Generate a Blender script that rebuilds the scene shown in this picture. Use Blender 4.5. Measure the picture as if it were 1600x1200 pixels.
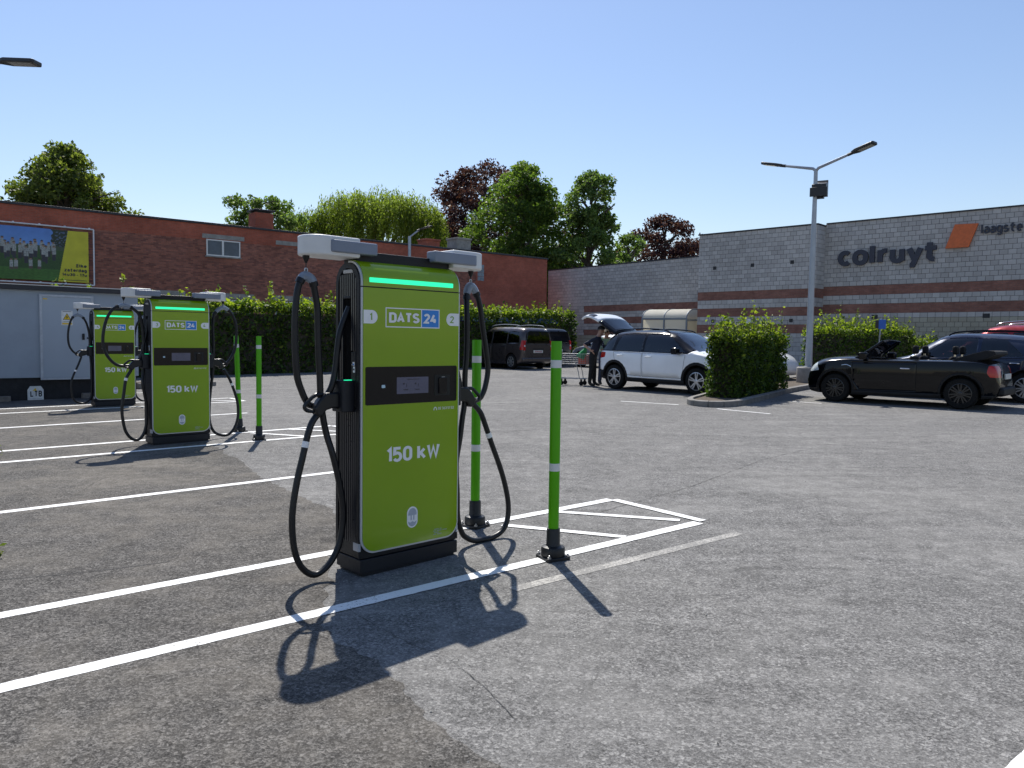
import bpy, bmesh, math, random
from mathutils import Vector, Matrix, Euler, noise
R = math.radians
random.seed(7)
scn = bpy.context.scene
for o in list(bpy.data.objects): bpy.data.objects.remove(o)
C = scn.collection

# ------------------------------------------------------------------ camera
CAM_H, FPX = 1.45, 1200.0
PITCH, ROLL = math.atan(68 / FPX), R(.8)
cd = bpy.data.cameras.new('camera'); cam = bpy.data.objects.new('camera', cd); C.objects.link(cam)
cd.sensor_width = 36; cd.lens = FPX / 1600 * 36; cd.clip_end = 2000; cd.clip_start = .05
cam.matrix_world = Matrix.Translation((0, 0, CAM_H)) @ Matrix.Rotation(R(90) - PITCH, 4, 'X') @ Matrix.Rotation(ROLL, 4, 'Z')
scn.camera = cam
# ------------------------------------------------------------------ sky, sun, exposure
SUN_EL = R(54); SUN_AZ = math.atan2(-.218, .976)
w = bpy.data.worlds.new('World'); scn.world = w; w.use_nodes = True
wn = w.node_tree; wn.nodes.clear()
sky = wn.nodes.new('ShaderNodeTexSky'); sky.sky_type = 'NISHITA'; sky.sun_disc = False
sky.sun_elevation = SUN_EL; sky.sun_rotation = SUN_AZ
sky.air_density = 1.3; sky.dust_density = .35; sky.ozone_density = 2.4; sky.altitude = 0
bg = wn.nodes.new('ShaderNodeBackground'); bg.inputs[1].default_value = .098
wo = wn.nodes.new('ShaderNodeOutputWorld')
wb = wn.nodes.new('ShaderNodeMix'); wb.data_type = 'RGBA'; wb.blend_type = 'MULTIPLY'; wb.inputs[0].default_value = 1
wb.inputs[7].default_value = (.98, .965, 1.06, 1)      # the camera's cool white balance, the same all over the sky
wn.links.new(sky.outputs[0], wb.inputs[6]); wn.links.new(wb.outputs[2], bg.inputs[0]); wn.links.new(bg.outputs[0], wo.inputs[0])
sl = bpy.data.lights.new('sun', 'SUN'); sl.energy = 4.8; sl.angle = R(.53); sl.color = (1, .955, .88)
so = bpy.data.objects.new('sun', sl); C.objects.link(so)
sd = Vector((-math.sin(-SUN_AZ) * math.cos(SUN_EL), math.cos(SUN_AZ) * math.cos(SUN_EL), math.sin(SUN_EL)))
so.rotation_euler = (-sd).to_track_quat('-Z', 'Y').to_euler(); so.location = sd * 60
vs = scn.view_settings
vs.view_transform = 'Standard'; vs.look = 'None'; vs.gamma = 1; vs.exposure = .33; vs.use_curve_mapping = False

# ------------------------------------------------------------------ material helpers
class G_:
    def __init__(s, name):
        s.m = bpy.data.materials.new(name); s.m.use_nodes = True
        s.t = s.m.node_tree; s.b = s.t.nodes['Principled BSDF']; s.out = s.t.nodes['Material Output']
        s.tc = None
    def n(s, typ, ins=None, **kw):
        nd = s.t.nodes.new('ShaderNode' + typ)
        for k, v in kw.items(): setattr(nd, k, v)
        for k, v in (ins or {}).items():
            if isinstance(v, bpy.types.NodeSocket): s.t.links.new(v, nd.inputs[k])
            else: nd.inputs[k].default_value = v
        return nd
    def obj(s):
        if not s.tc: s.tc = s.n('TexCoord')
        return s.tc.outputs['Object']
    def pos(s): return s.n('NewGeometry').outputs['Position']
    def noise(s, vec, scale, detail=3, rough=.5, dist=0):
        return s.n('TexNoise', {'Vector': vec, 'Scale': scale, 'Detail': detail, 'Roughness': rough, 'Distortion': dist}).outputs[0]
    def ramp(s, fac, stops):
        r = s.n('ValToRGB', {0: fac}); e = r.color_ramp.elements
        while len(e) < len(stops): e.new(.5)
        for el, (p, c) in zip(e, stops):
            el.position = p; el.color = (*c, 1) if not isinstance(c, (int, float)) else (c, c, c, 1)
        return r.outputs[0]
    def mix(s, fac, a, b, mode='MIX'):
        nd = s.n('Mix', data_type='RGBA', blend_type=mode)
        for sock, v in ((nd.inputs[0], fac), (nd.inputs[6], a), (nd.inputs[7], b)):
            if isinstance(v, bpy.types.NodeSocket): s.t.links.new(v, sock)
            elif isinstance(v, (int, float)): sock.default_value = v if sock == nd.inputs[0] else (v, v, v, 1)
            else: sock.default_value = (*v, 1)
        return nd.outputs[2]
    def math(s, op, a, b=0.):
        return s.n('Math', {0: a, 1: b}, operation=op).outputs[0]
    def bump(s, h, strength=.3, dist=.01):
        nd = s.n('Bump', {'Height': h, 'Strength': strength, 'Distance': dist}); s.set('Normal', nd.outputs[0])
    def set(s, k, v):
        if isinstance(v, bpy.types.NodeSocket): s.t.links.new(v, s.b.inputs[k])
        elif k == 'Base Color' or k == 'Emission Color': s.b.inputs[k].default_value = (*v, 1)
        else: s.b.inputs[k].default_value = v

MATS = {}
def pm(name, col, rough=.5, metal=0., spec=.5, coat=0., var=.12, scale=9., bump=0., bscale=150., emit=0.):
    """a plain painted / moulded surface: base colour with slight procedural unevenness"""
    if name in MATS: return MATS[name]
    g = G_(name); v = g.obj()
    n1 = g.noise(v, scale, 4, .6)
    lo = tuple(c * (1 - var) for c in col); hi = tuple(min(1, c * (1 + var)) for c in col)
    g.set('Base Color', g.ramp(n1, [(.3, lo), (.7, hi)]))
    n2 = g.noise(v, scale * 6, 3)
    g.set('Roughness', g.n('MapRange', {0: n2, 1: .2, 2: .8, 3: max(.02, rough * .85), 4: min(1, rough * 1.15)}).outputs[0])
    g.set('Metallic', metal); g.set('Specular IOR Level', spec)
    if coat: g.set('Coat Weight', coat); g.set('Coat Roughness', .04)
    if bump: g.bump(g.noise(v, bscale, 3), bump, .004)
    if emit: g.set('Emission Color', col); g.set('Emission Strength', emit)
    MATS[name] = g.m; return g.m

def asphalt(name, dark, mid, light, warm, patch):
    g = G_(name); p = g.pos()
    cells = g.n('TexVoronoi', {'Vector': p, 'Scale': 190., 'Randomness': 1.})
    cells2 = g.n('TexVoronoi', {'Vector': p, 'Scale': 85., 'Randomness': 1.})
    sp = g.n('SeparateColor', {0: cells.outputs['Color']}).outputs[0]
    sc2 = g.n('SeparateColor', {0: cells2.outputs['Color']}); sp2 = sc2.outputs[0]
    grain = g.noise(p, 380., 2, .6)
    agg = g.math('ADD', g.math('MULTIPLY', sp, .40), g.math('ADD', g.math('MULTIPLY', sp2, .38), g.math('MULTIPLY', grain, .22)))
    base = g.ramp(agg, [(.2, dark), (.5, mid), (.82, light)])
    big = g.noise(p, .42, 5, .62, .6); med = g.noise(p, 1.9, 6, .7, .4); fine = g.noise(p, 8., 6, .72)
    # pale dust lying in the texture
    dustm = g.ramp(g.math('ADD', g.math('MULTIPLY', big, .5), g.math('MULTIPLY', med, .5)), [(.46, 0.), (.60, 1.)])
    c = g.mix(g.math('MULTIPLY', dustm, patch), base, warm)
    # darker worn and oily areas
    oil = g.ramp(g.noise(p, .7, 6, .72, 1.2), [(.56, 0.), (.74, 1.)])
    c = g.mix(g.math('MULTIPLY', oil, .5), c, tuple(x * .75 for x in dark))
    c = g.mix(1., c, g.ramp(fine, [(.28, .70), (.72, 1.24)]), 'MULTIPLY')
    streak = g.noise(g.n('Mapping', {'Vector': p, 'Rotation': (0, 0, R(-40)), 'Scale': (.3, 4., 1.)}).outputs[0], 1.1, 6, .72)
    c = g.mix(1., c, g.ramp(streak, [(.3, .84), (.7, 1.13)]), 'MULTIPLY')
    # dark pits between stones, a few pale chips
    pits = g.ramp(g.noise(p, 70., 4, .8), [(.57, 0.), (.64, 1.)])
    c = g.mix(g.math('MULTIPLY', pits, .62), c, tuple(x * .4 for x in dark))
    chip = g.ramp(sc2.outputs[1], [(.955, 0.), (.965, 1.)])
    c = g.mix(g.math('MULTIPLY', chip, .45), c, tuple(min(.5, x * 1.3) for x in light))
    # hairline cracks
    cr = g.n('TexVoronoi', {'Vector': g.mix(.16, p, g.n('TexNoise', {'Vector': p, 'Scale': 1.9, 'Detail': 6.}).outputs[1]), 'Scale': .5}, feature='DISTANCE_TO_EDGE').outputs[0]
    gate = g.ramp(g.noise(p, .35, 2), [(.54, 0.), (.62, 1.)])
    c = g.mix(g.math('MULTIPLY', g.math('MULTIPLY', g.ramp(cr, [(.0, 1.), (.005, 0.)]), gate), .4), c, tuple(x * .5 for x in dark))
    g.set('Base Color', c); g.set('Roughness', .93); g.set('Specular IOR Level', .16)
    h = g.math('ADD', cells2.outputs['Distance'], g.math('ADD', g.math('MULTIPLY', cells.outputs['Distance'], .7), g.math('MULTIPLY', pits, -.5)))
    g.bump(h, .42, .008)
    return g.m

def paintline(name, white, under, wear):
    g = G_(name); p = g.pos()
    a = g.noise(p, 60., 5, .75); b = g.noise(p, 3., 4, .6)
    f = g.math('ADD', g.math('MULTIPLY', a, .7), g.math('MULTIPLY', b, .3))
    k = g.ramp(f, [(wear, 0.), (wear + .07, 1.)])
    tone = g.ramp(g.noise(p, 1.2, 5, .7), [(.3, tuple(c * .86 for c in white)), (.7, white)])
    g.set('Base Color', g.mix(k, under, tone)); g.set('Roughness', .7)
    cells = g.n('TexVoronoi', {'Vector': p, 'Scale': 90.}).outputs['Distance']
    g.bump(cells, .35, .008)
    return g.m

# ------------------------------------------------------------------ mesh helpers
class MB:
    def __init__(s): s.v = []; s.f = []; s.mi = []
    def add(s, vs, fs, mi=0):
        k = len(s.v); s.v += [tuple(a) for a in vs]; s.f += [tuple(i + k for i in f) for f in fs]; s.mi += [mi] * len(fs); return s
    def box(s, x0, x1, y0, y1, z0, z1, mi=0, M=None):
        vs = [(x, y, z) for z in (z0, z1) for y in (y0, y1) for x in (x0, x1)]
        if M: vs = [M @ Vector(a) for a in vs]
        return s.add(vs, [(0, 2, 3, 1), (4, 5, 7, 6), (0, 1, 5, 4), (2, 6, 7, 3), (0, 4, 6, 2), (1, 3, 7, 5)], mi)
    def prism(s, poly, axis, a, b, mi=0, M=None):
        n = len(poly)
        def P(q, t): return {'x': (t, q[0], q[1]), 'y': (q[0], t, q[1]), 'z': (q[0], q[1], t)}[axis]
        vs = [P(q, a) for q in poly] + [P(q, b) for q in poly]
        if M: vs = [M @ Vector(v) for v in vs]
        return s.add(vs, [tuple(range(n - 1, -1, -1)), tuple(range(n, 2 * n))] + [(i, (i + 1) % n, n + (i + 1) % n, n + i) for i in range(n)], mi)
    def tube(s, pts, r, n=8, mi=0, closed=False, caps=True):
        P = [Vector(p) for p in pts]; m = len(P)
        rs = r if isinstance(r, (list, tuple)) else [r] * m
        T = []
        for i in range(m):
            a = P[(i - 1) % m] if (closed or i) else P[i]; b = P[(i + 1) % m] if (closed or i < m - 1) else P[i]
            T.append((b - a).normalized() if (b - a).length else Vector((0, 0, 1)))
        u = T[0].orthogonal().normalized(); vs = []
        for i in range(m):
            u = (u - T[i] * u.dot(T[i])); u = u.normalized() if u.length > 1e-6 else T[i].orthogonal().normalized()
            v2 = T[i].cross(u)
            for k in range(n):
                t = 2 * math.pi * k / n; vs.append(P[i] + (u * math.cos(t) + v2 * math.sin(t)) * rs[i])
        fs = []
        for i in range(m if closed else m - 1):
            j = (i + 1) % m
            for k in range(n):
                k2 = (k + 1) % n; fs.append((i * n + k, i * n + k2, j * n + k2, j * n + k))
        if caps and not closed: fs += [tuple(range(n - 1, -1, -1)), tuple(range((m - 1) * n, m * n))]
        return s.add(vs, fs, mi)
    def lathe(s, prof, n=24, M=None, mi=0, caps=True):
        vs = []; m = len(prof)
        for r, z in prof:
            for k in range(n):
                t = 2 * math.pi * k / n; vs.append((r * math.cos(t), r * math.sin(t), z))
        if M: vs = [M @ Vector(v) for v in vs]
        fs = [(i * n + k, i * n + (k + 1) % n, (i + 1) * n + (k + 1) % n, (i + 1) * n + k) for i in range(m - 1) for k in range(n)]
        if caps: fs += [tuple(range(n - 1, -1, -1)), tuple(range((m - 1) * n, m * n))]
        return s.add(vs, fs, mi)
    def grid(s, fn, nu, nv, mi=0):
        vs = [fn(i / nu, j / nv) for j in range(nv + 1) for i in range(nu + 1)]; k = nu + 1
        return s.add(vs, [(j * k + i, j * k + i + 1, (j + 1) * k + i + 1, (j + 1) * k + i) for j in range(nv) for i in range(nu)], mi)
    def mesh(s, name, mats, smooth=True, ang=35, fix=True):
        me = bpy.data.meshes.new(name); me.from_pydata(s.v, [], s.f)
        for m in (mats if isinstance(mats, (list, tuple)) else [mats]): me.materials.append(m)
        if any(s.mi): me.polygons.foreach_set('material_index', s.mi)
        if fix:
            bm = bmesh.new(); bm.from_mesh(me); bmesh.ops.recalc_face_normals(bm, faces=bm.faces); bm.to_mesh(me); bm.free()
        if smooth:
            me.polygons.foreach_set('use_smooth', [True] * len(me.polygons)); me.set_sharp_from_angle(angle=R(ang))
        me.update(); return me
    def build(s, name, mats, parent=None, bevel=0, loc=None, rot=None, seg=2, **kw):
        return link(name, s.mesh(name, mats, **kw), parent, bevel, loc, rot, seg)
def link(name, me, parent=None, bevel=0, loc=None, rot=None, seg=2):
    o = bpy.data.objects.new(name, me); C.objects.link(o)
    if parent: o.parent = parent
    if loc: o.location = loc
    if rot: o.rotation_euler = rot
    if bevel:
        b = o.modifiers.new('bevel', 'BEVEL'); b.width = bevel; b.segments = seg; b.limit_method = 'ANGLE'; b.angle_limit = R(40)
    return o
def tag(o, label=None, cat=None, group=None, kind=None):
    for k, v in (('label', label), ('category', cat), ('group', group), ('kind', kind)):
        if v: o[k] = v
    return o
def thing(name, label, cat, loc=(0, 0, 0), rz=0, group=None):
    o = bpy.data.objects.new(name, None); C.objects.link(o); o.empty_display_size = .1
    o.location = loc; o.rotation_euler = (0, 0, rz); return tag(o, label, cat, group)
def thing_part(name, parent):
    o = bpy.data.objects.new(name, None); C.objects.link(o); o.parent = parent; o.empty_display_size = .05; return o
def copy_tree(o, parent=None):
    c = o.copy(); C.objects.link(c); c.parent = parent
    for ch in list(o.children): copy_tree(ch, c)
    return c
def rrect(x0, x1, y0, y1, r, n=5, which=(1, 1, 1, 1)):
    out = []
    for k, (cx, cy) in enumerate(((x1 - r, y1 - r), (x0 + r, y1 - r), (x0 + r, y0 + r), (x1 - r, y0 + r))):
        if which[k]:
            for i in range(n + 1):
                t = R(90) * (k + i / n); out.append((cx + r * math.cos(t), cy + r * math.sin(t)))
        else: out.append(((x1, y1), (x0, y1), (x0, y0), (x1, y0))[k])
    return out
def spline(pts, k=4):
    P = [Vector(p) for p in pts]; out = []
    for i in range(len(P) - 1):
        a, b, c, d = P[max(i - 1, 0)], P[i], P[i + 1], P[min(i + 2, len(P) - 1)]
        for j in range(k):
            t = j / k
            out.append(.5 * ((2 * b) + (c - a) * t + (2 * a - 5 * b + 4 * c - d) * t * t + (3 * b - 3 * c + d - a) * t ** 3))
    return out + [P[-1]]
def _arc(cx, cy, rx, ry, a0, a1, n=9): return [(cx + rx * math.cos(R(a0 + (a1 - a0) * i / n)), cy + ry * math.sin(R(a0 + (a1 - a0) * i / n))) for i in range(n + 1)]
def _oval(x0, x1, y0, y1): cx, cy, r = (x0 + x1) / 2, (y0 + y1) / 2, min((x1 - x0) / 2, (y1 - y0) / 2); return _arc(cx, y1 - r, r, r, 0, 180, 10) + _arc(cx, y0 + r, r, r, 180, 360, 10) + [(x1, y1 - r)]
# stroke lettering: centre lines of each character (cap height 1, x-height .7)
GLY = {
 'D': [[(0, 0), (0, 1), (.3, 1)] + _arc(.3, .75, .27, .25, 90, 0, 5) + _arc(.3, .25, .27, .25, 0, -90, 5) + [(0, 0)]],
 'A': [[(0, 0), (.3, 1), (.6, 0)], [(.11, .3), (.49, .3)]], 'T': [[(0, 1), (.58, 1)], [(.29, .93), (.29, 0)]],
 'S': [_arc(.26, .76, .26, .24, 20, 262, 8) + _arc(.26, .25, .27, .25, 80, -160, 9)], 'L': [[(0, 1), (0, 0), (.5, 0)]],
 'B': [[(0, 0), (0, 1), (.3, 1)] + _arc(.3, .77, .22, .23, 90, -90, 7) + [(.05, .54)], [(.2, .53)] + _arc(.3, .265, .26, .265, 90, -90, 7) + [(0, 0)]],
 'E': [[(.48, 1), (0, 1), (0, 0), (.48, 0)], [(.05, .52), (.42, .52)]], 'W': [[(0, 1), (.2, 0), (.42, .85), (.64, 0), (.84, 1)]],
 '0': [_oval(0, .5, 0, 1)], '1': [[(0, .8), (.2, 1), (.2, 0)]], '2': [_arc(.26, .74, .26, .26, 165, -15, 8) + [(.47, .58), (0, 0), (.54, 0)]],
 '3': [_arc(.24, .76, .25, .24, 160, -80, 8) + [(.18, .53)], _arc(.24, .27, .27, .27, 85, -160, 9)], '4': [[(.32, 1), (0, .27), (.56, .27)], [(.39, .52), (.39, 0)]],
 '5': [[(.5, 1), (.06, 1), (.04, .56)] + _arc(.25, .31, .27, .31, 120, -150, 9)], '6': [[(.4, 1)] + _arc(.26, .3, .26, .3, 140, -210, 14)], '7': [[(0, 1), (.52, 1), (.2, 0)]],
 '-': [[(0, .4), (.3, .4)]],
 'k': [[(0, 0), (0, 1)], [(.46, .74), (.04, .30)], [(.16, .44), (.5, 0)]], 'c': [_arc(.28, .35, .28, .35, 50, 310, 12)], 'o': [_oval(0, .58, 0, .7)], 'l': [[(0, 0), (0, 1)]],
 'r': [[(0, 0), (0, .72)], [(.02, .45)] + _arc(.3, .42, .27, .26, 160, 80, 5)], 'u': [[(0, .7), (0, .25)] + _arc(.24, .25, .24, .25, 180, 360, 8) + [(.48, .25), (.48, .7)], [(.49, .3), (.49, 0)]],
 'y': [[(0, .7), (.27, .04)], [(.56, .7), (.2, -.28), (.06, -.28)]], 't': [[(.18, .98), (.18, .2)] + _arc(.38, .2, .2, .2, 180, 280, 5), [(-.04, .66), (.5, .66)]],
 'a': [[(.04, .62)] + _arc(.24, .44, .24, .26, 110, 0, 5) + [(.48, 0)], [(.46, .38)] + _arc(.2, .2, .2, .2, 80, 280, 8) + [(.46, .08)]],
 'g': [_oval(0, .5, .05, .7), [(.52, .7), (.52, -.05)] + _arc(.27, -.06, .25, .22, 0, -150, 7)], 's': [_arc(.22, .53, .21, .17, 30, 260, 7) + _arc(.22, .18, .23, .18, 80, -150, 7)],
 'e': [[(.04, .36), (.54, .36)] + _arc(.28, .35, .27, .35, 5, 310, 12)], 'z': [[(0, .7), (.48, .7), (0, 0), (.5, 0)]], 'd': [_oval(0, .5, 0, .7), [(.52, 0), (.52, 1)]],
}
def _ribbon(mb, pts, sw, step, f):
    P = [Vector((p[0], p[1])) for p in pts]; Q = [P[0]]
    for p in P[1:]:
        if (p - Q[-1]).length > 1e-4: Q.append(p)
    P = Q; m = len(P); closed = (P[0] - P[-1]).length < .02 and m > 5; L = []
    if closed: P = P[:-1]; m -= 1
    for i in range(m):
        a = P[i - 1] if (i or closed) else None; b = P[(i + 1) % m] if (i < m - 1 or closed) else None
        d0 = (P[i] - a).normalized() if a is not None else None; d1 = (b - P[i]).normalized() if b is not None else None
        d0 = d0 or d1; d1 = d1 or d0
        n0, n1 = Vector((-d0.y, d0.x)), Vector((-d1.y, d1.x)); nn = n0 + n1
        nn = nn.normalized() if nn.length > 1e-3 else n0
        k = 1 / max(.5, nn.dot(n0)); L.append((P[i] + nn * sw / 2 * k, P[i] - nn * sw / 2 * k))
    vs = []
    for l, r in L: vs += [f(l, 0 + step), f(r, 0 + step), f(r, 1), f(l, 1)]
    fs = []
    for i in range(m if closed else m - 1):
        a, b = 4 * i, 4 * ((i + 1) % m); fs += [(a + j, a + (j + 1) % 4, b + (j + 1) % 4, b + j) for j in range(4)]
    if not closed: fs += [(0, 1, 2, 3), (4 * m - 4, 4 * m - 3, 4 * m - 2, 4 * m - 1)]
    mb.add(vs, fs)
def text(s, x0, x1, z0, z1, y, mat, parent, name='letter', sw=.17, depth=.001, gap=.16, joined=False, zbase=None):
    """lettering in the local XZ plane facing -Y; z0..z1 is the cap height, x0..x1 the width of the word"""
    X = 0; spans = []
    for ch in s:
        if ch == ' ': X += .34; continue
        xs = [p[0] for st in GLY[ch] for p in st]; spans.append((ch, X - min(xs))); X += max(xs) - min(xs) + sw + gap + {'l': .07, 'y': -.12, 'r': -.05}.get(ch, 0)
    W = X - gap - sw - {'l': .07, 'y': -.12, 'r': -.05}.get(s[-1], 0); kx = (x1 - x0) / (W + sw); kz = (z1 - z0) / (1 + sw); whole = MB(); objs = []
    for ch, ox in spans:
        mb = whole if joined else MB()
        for i, st in enumerate(GLY[ch]):
            f = lambda p, t: (x0 + (p.x + ox + sw / 2) * kx, y - depth * (1 - t), z0 + (p.y + sw / 2) * kz)
            _ribbon(mb, st, sw, i * min(.12, .0004 / depth), f)
        if not joined: objs.append(mb.build(name, mat, parent, smooth=False))
    if joined: objs.append(tag(whole.build('lettering', mat, parent, smooth=False), kind='stuff'))
    return objs
def plate(poly, y, mat, parent, name, depth=.001):
    return MB().prism(poly, 'y', y - depth, y).build(name, mat, parent, smooth=False)

# ------------------------------------------------------------------ ground
def gz(x, y): return .012 * (.73 * x + .68 * y - 2.83)
A_OLD = asphalt('asphalt_old', (.084, .082, .079), (.164, .160, .155), (.31, .302, .288), (.25, .243, .230), .6)
A_NEW = asphalt('asphalt_new', (.038, .036, .0335), (.093, .088, .082), (.215, .203, .187), (.21, .19, .162), .5)
M_LINE = paintline('white_road_paint', (.86, .86, .84), (.2, .195, .185), .375)
M_WORN = paintline('worn_road_paint', (.46, .44, .40), (.185, .178, .166), .50)
def sheet(name, poly, off, mat, kind='structure', parent=None):
    me = bpy.data.meshes.new(name); me.from_pydata([(x, y, gz(x, y) + off) for x, y in poly], [], [tuple(range(len(poly)))])
    me.materials.append(mat)
    bm = bmesh.new(); bm.from_mesh(me)
    for f in bm.faces:
        f.normal_update()
        if f.normal.z < 0: f.normal_flip()
    bmesh.ops.triangulate(bm, faces=bm.faces); bm.to_mesh(me); bm.free()
    o = link(name, me, parent)
    if not parent: o['kind'] = kind
    return o
gb = MB()
gb.grid(lambda u, v: (-600 + 1200 * u, -200 + 1400 * v, gz(min(45, max(-45, -600 + 1200 * u)), min(70, max(-20, -200 + 1400 * v)))), 240, 280)
go = gb.build('parking_lot_ground', A_OLD, smooth=False); go['kind'] = 'structure'
seam = [(.95, 1.05), (.45, 1.75), (-.054, 2.557), (-.28, 2.904), (-.4, 3.06), (-.533, 3.259), (-.648, 3.428), (-.817, 3.647), (-1.02, 4.05), (-1.13, 4.7), (-1.25, 5.6), (-1.44, 6.2), (-1.64, 6.553), (-1.913, 6.94),
        (-2.31, 7.468), (-2.73, 8.12), (-3.185, 8.898), (-3.641, 9.57), (-4.179, 10.412), (-5.011, 11.639), (-6.3, 13.5), (-7.7, 15.755), (-10.5, 20.)]
sp_ = spline([(x, y, 0) for x, y in seam], 14)
edge = []
for i, p in enumerate(sp_):
    j = noise.noise(Vector((p.x * 9, p.y * 9, 0))) * .035 + noise.noise(Vector((p.x * 2.3, p.y * 2.3, 5))) * .05 + noise.noise(Vector((p.x * 30, p.y * 30, 0))) * .018
    edge.append((p.x + j, p.y + j * .5))
sheet('newer_asphalt', edge + [(-40, 34), (-40, -8), (2.5, -8)], .0028, A_NEW)

def line(p, q, wd=.1, mat=None, off=.0048, n=None, name='parking_line', amp=.005):
    p, q = Vector((*p, 0)), Vector((*q, 0)); d = (q - p); L = d.length; d.normalize(); s = Vector((-d.y, d.x, 0)) * wd / 2
    n = n or max(4, int(L / .05)); mb = MB(); vs = []
    for i in range(n + 1):
        c = p + d * L * i / n
        for k in (1, -1):
            a = c + s * k + s * k * (noise.noise(Vector((c.x * 25, c.y * 25, k * 3.))) * amp * 20)
            vs.append((a.x, a.y, gz(a.x, a.y) + off))
    mb.add(vs, [(2 * i, 2 * i + 1, 2 * i + 3, 2 * i + 2) for i in range(n)])
    o = mb.build(name, mat or M_LINE, smooth=False); o['kind'] = 'structure'
    for f in o.data.polygons:
        pass
    return o
CH = [(-.626, 4.84), (-4.42, 10.257), (-7.96, 15.39)]
for k, (cx, cy) in enumerate(CH):
    ox, oy = cx - CH[0][0], cy - CH[0][1]
    T = lambda a, b: (a[0] + ox, a[1] + oy)
    def ln(a, b, wd=.1, **kw): line((a[0] + ox, a[1] + oy), (b[0] + ox, b[1] + oy), wd, **kw)
    u = Vector((.779, .627))
    ln((-2.11 - u.x * 3, 3.114 - u.y * 3), (1.49, 6.01))
    ln((-2.644 - u.x * 3, 3.915 - u.y * 3), (.90, 6.845))
    ln((.93, 6.83), (1.54, 6.06), .085, off=.0068)
    ln((.38, 6.36), (1.36, 6.08), .075, off=.0058)
    ln((-.06, 5.90), (.85, 5.56), .075, off=.0058)
    ln((-4.159 - u.x * 3, 6.188 - u.y * 3), (-1.35, 8.58) if k == 0 else (-1.1, 8.75))
line((.02, 4.40), (1.724, 5.704), .085, M_WORN, amp=.010, off=.002)
line((1.72, 2.5), (2.42, 3.07), .11)
line((2.437, 17.12), (3.55, 16.3), .07, M_LINE); line((4.138, 15.444), (4.9, 14.5), .07, M_LINE); line((6.3, 17.3), (6.8, 16.8), .07, M_LINE)
# tar-dark crack in the old surface
ck = [(-.87, 4.07), (-.814, 3.997), (-.624, 3.77), (-.439, 3.575), (-.275, 3.433), (-.1, 3.15), (.05, 2.85)]
M_CRACK = pm('crack_filler', (.035, .034, .032), .9)
def crack(pts, wd, name='asphalt_crack'):
    P = spline([(x, y, 0) for x, y in pts], 12); vs = []
    for i, p in enumerate(P):
        d = (P[min(i + 1, len(P) - 1)] - P[max(i - 1, 0)]).normalized(); s = Vector((-d.y, d.x, 0))
        j = noise.noise(p * 14) * .012; ww = wd * max(.15, .6 + .9 * noise.noise(p * 9 + Vector((3, 3, 3))))
        for k in (1, -1): q = p + s * (j + k * ww); vs.append((q.x, q.y, gz(q.x, q.y) + .0038))
    o = MB().add(vs, [(2 * i, 2 * i + 1, 2 * i + 3, 2 * i + 2) for i in range(len(P) - 1)]).build(name, M_CRACK, smooth=False); o['kind'] = 'structure'
crack(ck, .0022)
crack([(.75, 6.35), (1.25, 6.9), (1.75, 7.45), (2.4, 8.3), (3.1, 9.2), (4., 10.1)], .004)
crack([(-2.2, 4.9), (-2.6, 4.68), (-3.2, 4.45)], .012)
# grit on the lot
gr = MB(); rg = random.Random(5)
for i in range(260):
    y = 2.2 + 7 * rg.random() ** 1.7; x = (rg.random() * 1.5 - .72) * y; r = .002 + .005 * rg.random() ** 3; zz = gz(x, y) + .003; a = rg.random() * 6.3
    k = len(gr.v); pts = [(x + r * rg.uniform(.7, 1.3) * math.cos(a + t * 1.257), y + r * rg.uniform(.7, 1.3) * math.sin(a + t * 1.257), zz) for t in range(5)]
    gr.add(pts + [(x, y, zz + r * .9)], [(t, (t + 1) % 5, 5) for t in range(5)], 0 if rg.random() < .62 else 1)
tag(gr.build('loose_grit', [pm('dark_grit', (.03, .028, .026), .9), pm('pale_grit', (.36, .34, .3), .9)], smooth=False, fix=False), 'loose dark and pale grit scattered over the asphalt', 'grit', kind='stuff')
# ------------------------------------------------------------------ buildings
def brick_mat(name, c1, c2, mortar, bw=.22, bh=.065, ms=.010, rough=.9):
    g = G_(name); v = g.obj(); s = g.n('SeparateXYZ', {0: v})
    uv = g.n('CombineXYZ', {0: g.math('ADD', s.outputs[0], s.outputs[1]), 1: s.outputs[2]}).outputs[0]
    b = g.n('TexBrick', {'Vector': uv, 'Color1': (*c1, 1), 'Color2': (*c2, 1), 'Mortar': (*mortar, 1), 'Scale': 1., 'Mortar Size': ms / 2, 'Brick Width': bw, 'Row Height': bh, 'Mortar Smooth': .3, 'Bias': -.1})
    st = g.noise(uv, .5, 5, .7); f = g.noise(uv, 3.5, 5, .75)
    c = g.mix(1., b.outputs[0], g.ramp(st, [(.3, .72), (.7, 1.22)]), 'MULTIPLY')
    c = g.mix(1., c, g.ramp(f, [(.3, .82), (.7, 1.15)]), 'MULTIPLY')
    g.set('Base Color', c); g.set('Roughness', rough); g.set('Specular IOR Level', .25)
    g.bump(g.math('ADD', g.math('MULTIPLY', b.outputs[1], -1.), g.math('MULTIPLY', g.noise(uv, 60., 3), .3)), .6, .01)
    return g.m
B_MOT = brick_mat('mottled_brown_brick', (.40, .155, .105), (.19, .078, .062), (.20, .145, .12), .21)
B_RED = brick_mat('red_brick', (.44, .12, .072), (.36, .10, .062), (.28, .17, .135))
B_BAND = brick_mat('brown_band_brick', (.29, .14, .105), (.23, .105, .082), (.2, .155, .14), .21, .07)
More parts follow.
